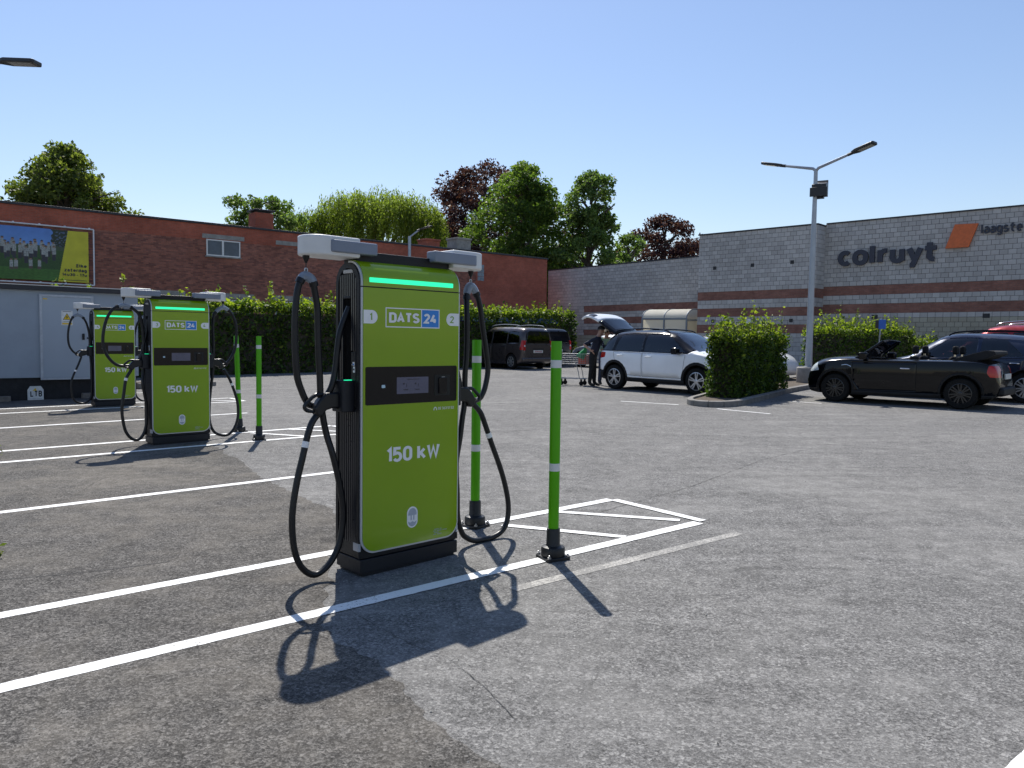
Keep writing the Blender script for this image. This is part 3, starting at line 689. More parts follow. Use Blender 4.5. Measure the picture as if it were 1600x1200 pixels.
tree('tall_tree', 'tall dense deep green tree standing in front of the large purple tree', .8, 60, 14.7, 3.5, 4.1, egg, 220, 42000, .23, L_BIG, 14, (.5, 1.1))
tree('slender_tree', 'slender open crowned green tree with a visible trunk above the low wing', 5.6, 57, 13.5, 4.6, 3.8, lambda t: max(.14, (1.06 - t) ** .6 * (.9 + .2 * math.sin(t * 9))), 140, 21000, .24, L_PALE, 15, (.38, .85))
tree('purple_tree', 'small purple leaved tree peeping over the low block wing', 13.2, 68, 11.9, 4., 3.5, rnd, 90, 16000, .26, L_COP, 16, (.6, 1.2))
tree('purple_tree', 'sliver of a purple crown against the corner of the block store', 17.0, 70, 10.8, 4., 2.2, rnd, 26, 4000, .3, L_COP, 17, (.6, 1.1))
tree('bushy_tree', 'low pale green tree between the slender tree and the small purple one', 8.9, 60, 9.3, 3., 1.9, rnd, 30, 5000, .26, L_PALE, 18, (.5, .9))
tree('bushy_tree', 'dark green undergrowth tree at the foot of the tall dense tree', 3.6, 62, 9.6, 2., 2.6, rnd, 40, 6000, .26, L_BIG, 19, (.6, 1.0))
# weeping willow
rng = np.random.default_rng(21)
wt = thing('weeping_willow', 'broad yellow green weeping willow behind the brick hall', 'tree', (-11.3, 60, .3), 0, 'trees behind the buildings')
MB().tube(spline([(0, 0, 0), (.2, 0, 3), (0, .2, 6), (.1, 0, 9.5)], 4), [.55 - .03 * i for i in range(13)], 9).build('trunk', M_BARK, wt)
cen = []; dr_ = []
domes = [(-2.9, 0, 10.6, 2.6), (.6, .5, 12.2, 3.2), (3.0, -.3, 11.6, 2.6), (-4.0, -.8, 10.1, 1.9), (4.3, .2, 10.6, 1.7), (-1., -1.2, 11.6, 2.4), (1.6, -1.6, 11.4, 2.5)]
lb = MB()
for d in domes:
    q = spline([(0, 0, 5), (d[0] * .5, d[1] * .5, d[2] - 1.5), (d[0], d[1], d[2] - .3)], 4); lb.tube(q, [.2 - .013 * i for i in range(len(q))], 5)
tag(lb.build('branches', M_BARK, wt), kind='stuff')
for i in range(2600):
    d = domes[rng.integers(len(domes))]; a = rng.uniform(0, 2 * math.pi); r = d[3] * math.sqrt(rng.uniform(.02, 1))
    x, y = d[0] + r * math.cos(a), d[1] + r * math.sin(a); z = d[2] + .35 - .33 * r * r / d[3] + rng.normal() * .25
    L = rng.uniform(1.2, 4.6) * (.5 + .5 * r / d[3]); m = int(L / .13); sw, sy = rng.normal() * .06, rng.normal() * .06
    s = np.linspace(0, 1, m); ox = math.cos(a) * .35 * np.sin(s * 1.6) + sw * s * L; oy = math.sin(a) * .35 * np.sin(s * 1.6) + sy * s * L
    p = np.stack([x + ox, y + oy, z - s * L], 1) + rng.normal(size=(m, 3)) * .06; cen.append(p); dd = rng.normal(size=(m, 3)) * .35; dd[:, 2] -= 1; dr_.append(dd)
leaf_object('crown', leaves(np.concatenate(cen), .25, .0, .3, np.concatenate(dr_)), L_WIL, wt)

def hedge(name, label, p, q, wd, h, n, size, shoots=0, seed=1, group='clipped hedges around the lot', hl=None, rough=.12):
    """clipped hedge: twiggy core with leaves over faces and top, pale new shoots above"""
    global rng
    rng = np.random.default_rng(seed); p, q = Vector((*p, 0)), Vector((*q, 0)); L = (q - p).length; rz = math.atan2(q.y - p.y, q.x - p.x)
    t = thing(name, label, 'hedge', (p.x, p.y, gz(p.x, p.y)), rz, group); sl_ = (gz(q.x, q.y) - gz(p.x, p.y)) / L
    co = MB(); co.box(.12, L - .12, -wd / 2 + .13, wd / 2 - .13, 0, h - .18); co.build('twig_core', M_TWIG, t, smooth=False)
    areas = [L * h, L * h * .5, wd * h, wd * h, L * wd * 1.6]; areas = np.array(areas) / sum(areas); cen = []; mi = []
    for k, a in enumerate(areas):
        m = int(n * a); u = rng.uniform(0, 1, m); v = rng.uniform(0, 1, m) ** .9
        if k == 0: c = np.stack([u * L, np.full(m, -wd / 2), v * h], 1)
        elif k == 1: c = np.stack([u * L, np.full(m, wd / 2), v * h], 1)
        elif k == 2: c = np.stack([np.zeros(m), (u - .5) * wd, v * h], 1)
        elif k == 3: c = np.stack([np.full(m, L), (u - .5) * wd, v * h], 1)
        else: c = np.stack([u * L, (rng.uniform(0, 1, m) - .5) * wd, np.full(m, h) + rng.uniform(-.1, .06, m)], 1)
        w_ = np.array([noise.noise(Vector((a_[0] * 1.6, a_[1] * 1.6 + k * 7, a_[2] * 1.6))) for a_ in c]) if m < 60000 else 0
        dpt = rng.uniform(-.14, .05, m) + w_ * rough
        nrm = {0: (0, -1, 0), 1: (0, 1, 0), 2: (-1, 0, 0), 3: (1, 0, 0), 4: (0, 0, 1)}[k]
        c += np.array(nrm) * dpt[:, None]; c += rng.normal(size=(m, 3)) * .03
        cen.append(c); mi.append((rng.uniform(0, 1, m) < (.55 if k == 4 else np.clip((c[:, 2] - h + .35) * 1.1, 0.02, .5))).astype(int))
    st = MB()
    for i in range(shoots):
        x, y = rng.uniform(.05, L - .05), rng.uniform(-.45, .45) * wd; hh = abs(rng.normal()) * .16 + .08
        if i % 9 == 0: hh *= 1.9
        b = Vector((x, y, h - .1)); e = b + Vector((rng.normal() * .08, rng.normal() * .06, hh + .1)); st.tube([b, b.lerp(e, .5) + Vector((.01, 0, .01)), e], .004, 3, caps=False)
        m = max(4, int(hh / .035)); s = rng.uniform(.15, 1.05, m)
        c = np.array([list(b.lerp(e, min(1., v_))) for v_ in s]) + rng.normal(size=(m, 3)) * .035; cen.append(c); mi.append((rng.uniform(0, 1, m) < .8).astype(int))
    if shoots: tag(st.build('shoots', M_TWIG, t, smooth=False), kind='stuff')
    cen = np.concatenate(cen); cen[:, 2] = np.maximum(cen[:, 2], .03) + cen[:, 0] * sl_
    leaf_object('foliage', leaves(cen, size, .35, .62), [L_HED, L_HEDY], t, np.concatenate(mi)); return t
a50 = Vector((math.sin(R(50)), math.cos(R(50)))); hb = Vector((-9.9, 26.96))
hedge('clipped_hedge', 'long tall hedge running in front of the brick hall', hb - a50 * 12 + Vector((-.45, .5)), hb + a50 * 17.1 + Vector((-.45, .5)), 1.2, 2.5, 46000, .14, 700, 5)
hedge('clipped_hedge', 'box shaped leafy hedge on the kerbed island beside the white crossover', (4.72, 17.25), (6.72, 19.98), .76, 1.5, 17000, .08, 260, 6)
hedge('clipped_hedge', 'yellow green hedge behind the lamp post and the open black car', (10.1, 25.2), (14.6, 29.4), 1.3, 1.72, 14000, .095, 240, 7)
hedge('clipped_hedge', 'low strip of hedge below the blue parking sign', (14.8, 29.4), (17.5, 31.9), 1.0, 1.3, 4000, .1, 40, 8)
# small weeds at the edge of the bays
for (x, y, s, lab) in ((-3.42, 4.95, .09, 'tuft of dry weeds at the asphalt edge by the first bay'), (-6.1, 8.95, .12, 'tuft of green weeds at the edge beside the second bay')):
    rng = np.random.default_rng(int(s * 100)); t = thing('weed_tuft', lab, 'weed', (x, y, gz(x, y))); m = 60
    c = rng.normal(size=(m, 3)) * s * .45; c[:, 2] = np.abs(c[:, 2]) + .02; tag(leaf_object('leaf_mass', leaves(c, .06, .3, .25), L_OAK, t), kind='stuff')

# ------------------------------------------------------------------ kerbed island, lamp posts
M_KERB = pm('kerb_concrete', (.19, .18, .165), .92, var=.25, scale=5, bump=.5, bscale=70)
g = G_('island_soil'); g.set('Base Color', g.ramp(g.noise(g.pos(), 25., 5, .7), [(.3, (.05, .04, .03)), (.7, (.15, .12, .09))])); g.set('Roughness', 1.); g.bump(g.noise(g.pos(), 40., 4), .8, .02); M_SOIL = g.m
near = [(8.75, 21.95), (7.3, 20.0), (6.3, 18.4), (5.4, 17.0), (4.95, 16.3), (4.5, 15.85), (4.05, 15.8), (3.78, 16.2), (3.85, 16.8), (4.3, 17.7), (5.1, 19.2), (6.2, 21.0), (7.4, 22.7), (9.0, 24.9), (10.4, 26.6), (11.6, 25.6), (10.1, 23.6), (8.95, 22.05)]
isl = spline([(x, y, 0) for x, y in near], 4)[:-1]
io = MB().add([(p.x * .985 + .1, p.y * .992 + .15, gz(p.x, p.y) + .085) for p in isl], [tuple(range(len(isl)))]).build('island_soil', M_SOIL, smooth=False); io['kind'] = 'structure'
kb = thing('island_kerb', 'rounded concrete kerb edging around the island hedge', 'kerb', (0, 0, 0))
cxy = sum((Vector((p.x, p.y)) for p in isl), Vector((0, 0))) / len(isl)
for i in range(0, len(isl), 3):
    seg = [isl[(i + j) % len(isl)] for j in range(4)]; vs = []
    for j, p in enumerate(seg):
        a, b = isl[(i + j - 1) % len(isl)], isl[(i + j + 1) % len(isl)]; d = (b - a).normalized(); nn = Vector((-d.y, d.x, 0))
        if nn.dot(Vector((cxy.x - p.x, cxy.y - p.y, 0))) < 0 and p.y < 22: nn = -nn
        pp = p + d * (.006 if j == 0 else -.006 if j == 3 else 0); q = pp + nn * .13; zz = gz(p.x, p.y)
        vs += [(pp.x, pp.y, zz - .02), (pp.x, pp.y, zz + .12), (q.x, q.y, zz + .13), (q.x, q.y, zz - .02)]
    fs = [(4 * j + k, 4 * j + (k + 1) % 4, 4 * j + 4 + (k + 1) % 4, 4 * j + 4 + k) for j in range(3) for k in range(4)] + [(0, 1, 2, 3), (12, 13, 14, 15)]
    MB().add(vs, fs).build('kerb_stone', M_KERB, kb, bevel=.012)
kb2 = thing('kerb_end', 'short rounded kerb end on the asphalt in front of the long hedge', 'kerb', (-8.75, 21.3, gz(-8.7, 21.3)), R(40))
MB().prism(rrect(-1.6, .5, -.35, .35, .33, 6, (1, 0, 0, 1)), 'z', -.02, .13).build('kerb_stone', M_KERB, kb2, bevel=.02)
MB().prism(rrect(-1.6, .36, -.22, .22, .2, 6, (1, 0, 0, 1)), 'z', .12, .142).build('soil_fill', M_SOIL, kb2)
M_GALV = pm('galvanised_steel', (.36, .39, .43), .42, metal=.55, var=.1, scale=3)
M_LAMP = pm('black_lamp_housing', (.016, .016, .018), .4)
def lamp_head(parent, tip, root, mat=None):
    a, b = Vector(root), Vector(tip); d = (b - a).normalized(); s = d.cross(Vector((0, 0, 1))).normalized(); u = s.cross(d)
    M = Matrix(((s.x, d.x, u.x, a.x), (s.y, d.y, u.y, a.y), (s.z, d.z, u.z, a.z), (0, 0, 0, 1))); L = (b - a).length
    hd = MB(); hd.prism([(-.06, 0), (.06, 0), (.15, L * .22), (.15, L * .95), (.11, L), (-.11, L), (-.15, L * .95), (-.15, L * .22)], 'z', -.03, .045, 0, M); o = hd.build('lamp_head', mat or M_LAMP, parent, bevel=.015)
    MB().box(-.11, .11, L * .3, L * .9, -.036, -.028, 0, M).build('lamp_glass', MATS['pale_lens'] if 'pale_lens' in MATS else pm('lamp_lens', (.3, .3, .28), .2), o, smooth=False)
    MB().tube([M @ Vector((0, -.12, 0)), M @ Vector((0, .06, 0))], .045, 8).build('lamp_joint', mat or M_LAMP, o)
lp = thing('lamp_post', 'tall steel lamp post with two arms and a black speaker box, on a concrete base', 'lamp post', (8.872, 23.0, gz(8.87, 23)), 0, 'lamp posts around the lot')
b0 = Vector(lp.location); TP = Vector((8.845, 22.9, 6.607)) - b0
MB().lathe([(.30, -.03), (.33, 0), (.34, .02), (.335, .52), (.31, .55)], 24).build('concrete_base', M_CONC, lp)
MB().tube([(0, 0, .5), (0, 0, 2.2), TP * 1.0], [.105, .095, .055], 14).build('pole', M_GALV, lp)
MB().lathe([(.16, .545), (.16, .565), (.11, .57)], 16).build('pole_flange', M_GALV, lp)
for tip in ((9.945, 21.56, 7.042), (7.706, 24.24, 7.043)):
    e = Vector(tip) - b0; j = TP.lerp(e, .62); MB().tube([TP - Vector((0, 0, .06)), TP.lerp(e, .05), j], [.045, .045, .036], 8).build('arm', M_GALV, lp); lamp_head(lp, e, j)
sb = thing_part('speaker', lp); sb.location = Vector((9.0, 22.95, 6.03)) - b0; sb.rotation_euler = (0, 0, R(-30))
MB().prism([(-.2, -.2), (.22, -.2), (.22, .3), (.17, .22), (-.2, .12)], 'x', -.2, .2).build('speaker_box', M_LAMP, sb, bevel=.01)
MB().box(-.24, .24, -.26, -.2, -.24, .02).build('speaker_bracket', M_LAMP, sb, bevel=.008); MB().box(-.12, .12, -.1, .1, -.27, -.2).build('speaker_foot', M_LAMP, sb)
l2 = thing('lamp_post', 'black headed lamp reaching in above the grey cabin, post out of view', 'lamp post', (-11.9, 14.9, gz(-11.9, 14.9)), 0, 'lamp posts around the lot')
b0 = Vector(l2.location)
MB().tube([(0, 0, 0), (0, 0, 6.45)], [.1, .06], 12).build('pole', M_GALV, l2)
MB().tube([(0, 0, 6.4), Vector((-9.8, 14.88, 6.59)) - b0], .04, 8).build('arm', M_LAMP, l2); lamp_head(l2, Vector((-9.03, 14.8, 6.545)) - b0, Vector((-9.8, 14.88, 6.59)) - b0)
l3 = thing('lamp_post', 'distant thin street lamp with one arm between the hedge and the brick hall', 'lamp post', (-5.39, 40, gz(-5.4, 40)), 0, 'lamp posts around the lot')
b0 = Vector(l3.location)
MB().tube([(0, 0, 0), (0, 0, 6.5)], [.11, .075], 10).build('pole', M_GALV, l3); MB().tube([(0, 0, 6.45), Vector((-4.9, 40.1, 7.1)) - b0], .045, 6).build('arm', M_GALV, l3)
lamp_head(l3, Vector((-4.3, 40.3, 7.33)) - b0, Vector((-4.9, 40.1, 7.1)) - b0, M_LAMP)
# parking sign on a tilted post
ps = thing('parking_sign', 'small square blue sign on a thin post above the yellow green hedge', 'sign', (12.3, 26.0, gz(12.3, 26)), R(-25))
MB().tube([(0, 0, 0), (.12, 0, 2.1)], .025, 8).build('post', M_GALV, ps)
MB().box(.04, .26, -.05, -.035, 1.72, 2.04).build('sign_plate', pm('sign_blue', (.02, .12, .5), .4), ps, bevel=.01); MB().box(-.06, .05, -.04, .06, 1.74, 2.02).build('sign_box', M_LAMP, ps, bevel=.01)
# ------------------------------------------------------------------ vehicles
def pchip(pts):
    xs = [p[0] for p in pts]; ys = [p[1] for p in pts]; n = len(xs)
    h = [xs[i + 1] - xs[i] for i in range(n - 1)]; d = [(ys[i + 1] - ys[i]) / h[i] for i in range(n - 1)]
    m = [d[0]] + [0 if d[i - 1] * d[i] <= 0 else 2 * d[i - 1] * d[i] / (d[i - 1] + d[i]) for i in range(1, n - 1)] + [d[-1]]
    def f(x):
        x = min(max(x, xs[0]), xs[-1]); i = 0
        while i < n - 2 and x > xs[i + 1]: i += 1
        t = (x - xs[i]) / h[i]; t2, t3 = t * t, t ** 3
        return (2 * t3 - 3 * t2 + 1) * ys[i] + (t3 - 2 * t2 + t) * h[i] * m[i] + (-2 * t3 + 3 * t2) * ys[i + 1] + (t3 - t2) * h[i] * m[i + 1]
    return f
def car_paint(name, col, flake=.0, rough=.28, coat=.8):
    g = G_(name); v = g.obj(); g.set('Base Color', g.ramp(g.noise(v, 2., 4), [(.3, tuple(c * .93 for c in col)), (.7, col)])); g.set('Metallic', flake)
    dirt = g.n('MapRange', {0: g.noise(v, 5., 5, .7), 1: .3, 2: .75, 3: rough * .8, 4: rough * 1.5}).outputs[0]
    g.set('Roughness', dirt); g.set('Specular IOR Level', .15); g.set('Coat Weight', coat); g.set('Coat Roughness', .03); return g.m
M_GLASS = glass('car_glass', (.62, .66, .66), add=.13); M_GLASSD = glass('tinted_car_glass', (.06, .065, .07))
M_INT = pm('car_interior', (.010, .010, .011), .8, spec=.2, var=.2)
M_TYRE = pm('tyre_rubber', (.009, .009, .009), .8, spec=.2, var=.2)
M_ALLOY = pm('alloy_rim', (.55, .56, .58), .3, metal=.8); M_RIMB = pm('black_rim', (.015, .015, .017), .25)
M_CLAD = pm('black_plastic_cladding', (.010, .010, .011), .65, spec=.3)
M_TRIMB = pm('gloss_black_trim', (.004, .004, .006), .15, spec=.3)
M_RED = pm('red_tail_lens', (.42, .012, .012), .15, var=.1); M_HEAD = pm('clear_headlight', (.5, .55, .58), .08, var=.25, scale=14)
M_CHROME = pm('chrome', (.7, .7, .7), .12, metal=1.); M_PLATE = pm('number_plate', (.62, .62, .58), .4); M_PLR = pm('plate_red', (.35, .03, .03), .4)
def inside(poly, x, y):
    c = False; n = len(poly)
    for i in range(n):
        x0, y0 = poly[i]; x1, y1 = poly[(i + 1) % n]
        if (y0 > y) != (y1 > y) and x < (x1 - x0) * (y - y0) / (y1 - y0) + x0: c = not c
    return c
def cut(bm, poly, ax):
    a, b = ax; lo = [min(p[i] for p in poly) - .03 for i in (0, 1)]; hi = [max(p[i] for p in poly) + .03 for i in (0, 1)]; n = len(poly)
    for i in range(n):
        p, q = poly[i], poly[(i + 1) % n]
        co = Vector((0, 0, 0)); co[a], co[b] = p; no = Vector((0, 0, 0)); no[a], no[b] = q[1] - p[1], p[0] - q[0]
        if no.length < 1e-6: continue
        fs = []
        for f in bm.faces:
            va = [v.co[a] for v in f.verts]; vb = [v.co[b] for v in f.verts]
            if max(va) > lo[0] and min(va) < hi[0] and max(vb) > lo[1] and min(vb) < hi[1]:
                s = [(v.co - co).dot(no) for v in f.verts]
                if max(s) > 1e-5 and min(s) < -1e-5: fs.append(f)
        if fs:
            ed = set(e for f in fs for e in f.edges); ve = set(v for f in fs for v in f.verts)
            bmesh.ops.bisect_plane(bm, geom=fs + list(ed) + list(ve), plane_co=co, plane_no=no, dist=1e-5)
def offset_poly(poly, d):
    n = len(poly); out = []; area = sum(poly[i][0] * poly[(i + 1) % n][1] - poly[(i + 1) % n][0] * poly[i][1] for i in range(n)); s = 1 if area > 0 else -1
    for i in range(n):
        a, b, c = Vector(poly[i - 1]), Vector(poly[i]), Vector(poly[(i + 1) % n]); d0, d1 = (b - a).normalized(), (c - b).normalized()
        n0, n1 = Vector((d0.y, -d0.x)) * s, Vector((d1.y, -d1.x)) * s; nn = (n0 + n1).normalized(); out.append(tuple(b + nn * d / max(.4, nn.dot(n0))))
    return out
def rpoly(poly, r, n=3):
    """polygon with rounded corners"""
    out = []; m = len(poly)
    for i in range(m):
        a, b, c = Vector(poly[i - 1]), Vector(poly[i]), Vector(poly[(i + 1) % m]); k = min(r, .45 * (a - b).length, .45 * (c - b).length)
        p, q = b + (a - b).normalized() * k, b + (c - b).normalized() * k
        for j in range(n + 1): t = j / n; out.append(tuple((1 - t) ** 2 * p + 2 * t * (1 - t) * b + t * t * q))
    return out
def wheel(parent, x, y, r, wd, side, style):
    w = thing_part('wheel', parent); w.location = (x, y, r); M = Matrix.Rotation(R(90), 4, 'X'); sgn = -side  # local +Z of lathe -> -Y
    ri = r * .68
    MB().lathe([(ri, -wd / 2), (r * .93, -wd / 2), (r, -wd / 2 + .03), (r, wd / 2 - .03), (r * .93, wd / 2), (ri, wd / 2), (ri * .97, wd / 2 - .02), (ri * .97, -wd / 2 + .02), (ri, -wd / 2)], 32, M, caps=False).build('tyre', M_TYRE, w)
    m = M_ALLOY if style != 'black' else M_RIMB; yo = side * wd / 2
    rm = MB(); fl = Matrix.Translation((0, yo * .86, 0)) @ Matrix.Rotation(R(90) * -side, 4, 'X')
    rm.lathe([(ri, -.02), (ri, .012), (ri * .93, .016), (ri * .91, -.02)], 32, fl, caps=False)
    ns = 5 if style == 'five' else 7
    for k in range(ns):
        a = 2 * math.pi * k / ns + .3
        for da in ((-.16, .16) if style != 'van' else (-.1, .1)):
            c0, c1 = Vector((math.cos(a + da * 1.6), math.sin(a + da * 1.6), 0)), Vector((math.cos(a + da), math.sin(a + da), 0)); s = Vector((-c1.y, c1.x, 0)) * ri * .065
            p, q = c0 * ri * .18, c1 * ri * .95
            rm.add([fl @ (v + Vector((0, 0, z))) for z in (-.012, .008) for v in (p - s, q - s, q + s, p + s)], [(0, 3, 2, 1), (4, 5, 6, 7), (0, 1, 5, 4), (1, 2, 6, 5), (2, 3, 7, 6), (3, 0, 4, 7)])
    rm.lathe([(ri * .22, -.02), (ri * .22, .01), (ri * .1, .016), (.01, .016)], 16, fl); rm.build('rim', m, w)
    MB().lathe([(ri * .96, -.05), (ri * .96, -.046), (.02, -.046)], 24, fl).build('brake_backing', M_CLAD, w)
def make_car(name, label, cat, loc, heading, S, paint, group='vehicles parked in the lot'):
    t = thing(name, label, cat, (loc[0], loc[1], gz(*loc)), math.atan2(heading[1], heading[0]), group)
    zt, zb, wf, zs, nf, kf = (pchip(S[k]) for k in ('zt', 'zb', 'w', 'zs', 'n', 'k')); x0, x1 = S['zt'][0][0], S['zt'][-1][0]
    N = 64; X = [x0 + (x1 - x0) * (.5 - .5 * math.cos(math.pi * i / N)) * .5 + (x1 - x0) * .5 * i / N for i in range(N + 1)]
    low = [(0, .93), (.06, .955), (.2, .978), (.4, .993), (.6, 1.), (.78, 1.), (.92, .988)]
    def half(x):
        T, B, W, Sh, n, k = zt(x), zb(x), wf(x), zs(x), nf(x), kf(x); Sh = min(Sh, T - .03); pts = [(0, B), (W * .45, B), (W * .82, B)]
        pts += [(W * f, B + (Sh - B) * z) for z, f in low]; up = []
        for z in (0, .12, .26, .4, .54, .67, .78, .87, .93): up.append(((1 - z ** n) ** (1 / n), z))
        y9 = up[-1][0]
        for y in (.88, .74, .58, .4, .2, 0): up.append((y9 * y, (1 - (y9 * y) ** n) ** (1 / n)))
        return pts + [(W * .975 * y * (1 - k * z), Sh + (T - Sh) * z) for y, z in up]
    bm = bmesh.new(); rings = []
    for x in X:
        h = half(x); ring = h + [(-y, z) for y, z in reversed(h[1:-1])]; rings.append([bm.verts.new((x, y, z)) for y, z in ring])
    m = len(rings[0])
    for i in range(N):
        for j in range(m): bm.faces.new((rings[i][j], rings[i][(j + 1) % m], rings[i + 1][(j + 1) % m], rings[i + 1][j]))
    for r_, fl in ((rings[0], 1), (rings[-1], 0)):
        c = bm.verts.new(sum((v.co for v in r_), Vector()) / m)
        for j in range(m): bm.faces.new((r_[j], r_[(j + 1) % m], c))
    bmesh.ops.recalc_face_normals(bm, faces=bm.faces)
    lay = bm.faces.layers.int.new('part'); parts = []
    def region(nm, mat, poly, ax, cond, split=False, parent=None):
        cut(bm, poly, ax); bm.normal_update(); parts.append((nm, mat, split)); k = len(parts)
        for f in bm.faces:
            if f[lay] == 0:
                c = f.calc_center_median()
                if inside(poly, c[ax[0]], c[ax[1]]) and cond(f, c): f[lay] = k
    XZ, XY, YZ = (0, 2), (0, 1), (1, 2); side = lambda f, c: abs(f.normal.y) > .3
    wr = S['wr']; wl = S['wheels']
    for ax in wl:
        region('_', None, [(ax + (wr + .055) * math.cos(2 * math.pi * i / 22), wr + .01 + (wr + .055) * math.sin(2 * math.pi * i / 22)) for i in range(22)], XZ, lambda f, c: abs(c.y) > wf(c.x) - .3)
    for poly in S['win']: region('window', S.get('glass', M_GLASSD), rpoly(poly, .05), XZ, lambda f, c: abs(f.normal.y) > .45, True)
    if 'ws' in S: region('windshield', M_GLASS, rpoly(S['ws'], .06), XY, lambda f, c: f.normal.z > .15 and c.z > zs(c.x) - .12)
    if 'rw' in S: region('rear_window', M_GLASSD, rpoly(S['rw'], .06), XY, lambda f, c: f.normal.z > .1 and c.z > S.get('rwz', .9))
    if 'open' in S: region('_', None, rpoly(S['open'], .15), XY, lambda f, c: f.normal.z > .2 and c.z > .7)
    for nm, mat, poly, fn in S.get('lights', []): region(nm, mat, rpoly(poly, .03), XZ, fn, True)
    if 'belt' in S:
        region('roof', S['roofmat'], S['belt'], XZ, lambda f, c: True)
    for poly in S.get('clad', []): region('cladding', M_CLAD, poly, XZ, lambda f, c: True)
    if 'archclad' in S:
        for ax in wl: region('arch_trim', M_CLAD, [(ax + (wr + S['archclad']) * math.cos(2 * math.pi * i / 22), wr + .01 + (wr + S['archclad']) * math.sin(2 * math.pi * i / 22)) for i in range(22)], XZ, lambda f, c: abs(c.y) > wf(c.x) - .3, True)
    for poly in S['doors']:
        region('door', paint, offset_poly(poly, -.007), XZ, side, True); region('door_gap', M_INT, poly, XZ, side, True)
    objs = {}
    for k in range(0, len(parts) + 1):
        nm, mat, split = ('body', paint, False) if k == 0 else parts[k - 1]
        if nm == '_': continue
        for sd in ((1, -1) if split else (0,)):
            fs = [f for f in bm.faces if f[lay] == k and (sd == 0 or f.calc_center_median().y * sd > 0)]
            if not fs: continue
            vm = {}; vs = []; ff = []
            for f in fs:
                for v in f.verts:
                    if v not in vm: vm[v] = len(vs); vs.append(v.co[:])
                ff.append([vm[v] for v in f.verts])
            me = bpy.data.meshes.new(nm); me.from_pydata(vs, [], ff); me.materials.append(mat); me.materials.append(M_INT)
            me.polygons.foreach_set('use_smooth', [True] * len(me.polygons)); me.set_sharp_from_angle(angle=R(42)); o = link(nm, me, t)
            if 'window' in nm or nm == 'windshield': pass
            elif nm in ('body', 'roof', 'door', 'cladding', 'arch_trim'):
                so_ = o.modifiers.new('shell', 'SOLIDIFY'); so_.thickness = .022; so_.offset = -1; so_.material_offset = 1
            objs.setdefault(nm, []).append(o)
    bm.free()
    # running gear, cabin
    for ax in wl:
        for sd in (1, -1):
            wheel(t, ax, sd * (wf(ax) - .115), wr, .21, sd, S.get('rim', 'five'))
            y0, y1 = sd * (wf(ax) - .32), sd * (wf(ax) - .015); wm = MB(); n = 16
            for i in range(n):
                a, b = math.pi * i / n, math.pi * (i + 1) / n; rr = wr + .06
                P = lambda q, y, r2=rr: (ax + r2 * math.cos(q), y, wr + .01 + r2 * math.sin(q)); wm.add([P(a, y0), P(b, y0), P(b, y1), P(a, y1)], [(0, 1, 2, 3)]); wm.add([P(a, y0), P(b, y0), (ax, y0, wr)], [(0, 1, 2)])
            wm.build('wheel_well', M_CLAD, t, fix=False)
    cab0, cab1 = S['cab']; wi = wf(0) - .14
    MB().box(cab0, cab1, -wi, wi, .26, .34).build('floor', M_INT, t, smooth=False); MB().box(cab1 - .35, cab1, -wi, wi, .34, S['zs'][len(S['zs']) // 2][1] - .06).build('dashboard', M_INT, t, bevel=.05)
    for xs_, ys_ in S.get('seats', ((.25, .37), (.25, -.37), (-.65, .37), (-.65, -.37))):
        s = thing_part('seat', t); s.location = (xs_, ys_, .34)
        MB().box(-.22, .28, -.24, .24, 0, .22).build('cushion', M_INT, s, bevel=.05); MB().prism([(-.12, .15), (-.24, .72), (-.34, .72), (-.26, .15)], 'y', -.23, .23).build('backrest', M_INT, s, bevel=.05)
        MB().box(-.36, -.27, -.12, .12, .76, .94).build('headrest', S.get('headmat', M_INT), s, bevel=.04, seg=3)
        for yy in (-.05, .05): MB().tube([(-.3, yy, .7), (-.31, yy, .8)], .008, 5).build('headrest_stalk', M_CHROME, s)
    for sd in (1, -1):
        mx_, mz = S['mirror']; yw = wf(mx_)
        mo = MB().prism(rrect(-.1, .08, -.07, .09, .04, 4), 'y', sd * (yw + .03), sd * (yw + .2)); mo = mo.build('mirror', S.get('mirmat', M_TRIMB), t, bevel=.03, seg=3); mo.location = (mx_, 0, mz)
        MB().box(-.03, .05, min(sd * (yw - .12), sd * (yw + .05)), max(sd * (yw - .12), sd * (yw + .05)), -.06, -.02).build('mirror_arm', M_TRIMB, mo)
        for hx, hz in S.get('handles', []):
            yh = sd * (wf(hx) * 1.0); MB().tube(spline([(hx - .1, yh - sd * .012, hz), (hx - .07, yh + sd * .022, hz), (hx + .07, yh + sd * .022, hz), (hx + .1, yh - sd * .012, hz)], 4), .014, 6).build('door_handle', S.get('hmat', M_CHROME), t)
        if 'rails' in S:
            a, b, zr, yr = S['rails']; rp = spline([(a, sd * yr, zr - .09), (a + .12, sd * yr, zr - .02), ((a + b) / 2, sd * yr, zr + .02), (b - .2, sd * yr, zr - .02), (b, sd * yr, zr - .1)], 6)
            MB().tube(rp, .018, 6).build('roof_rail', S.get('railmat', M_TRIMB), t)
    return t, objs, wf
def hd(a, b): v = Vector((b[0] - a[0], b[1] - a[1])).normalized(); return v
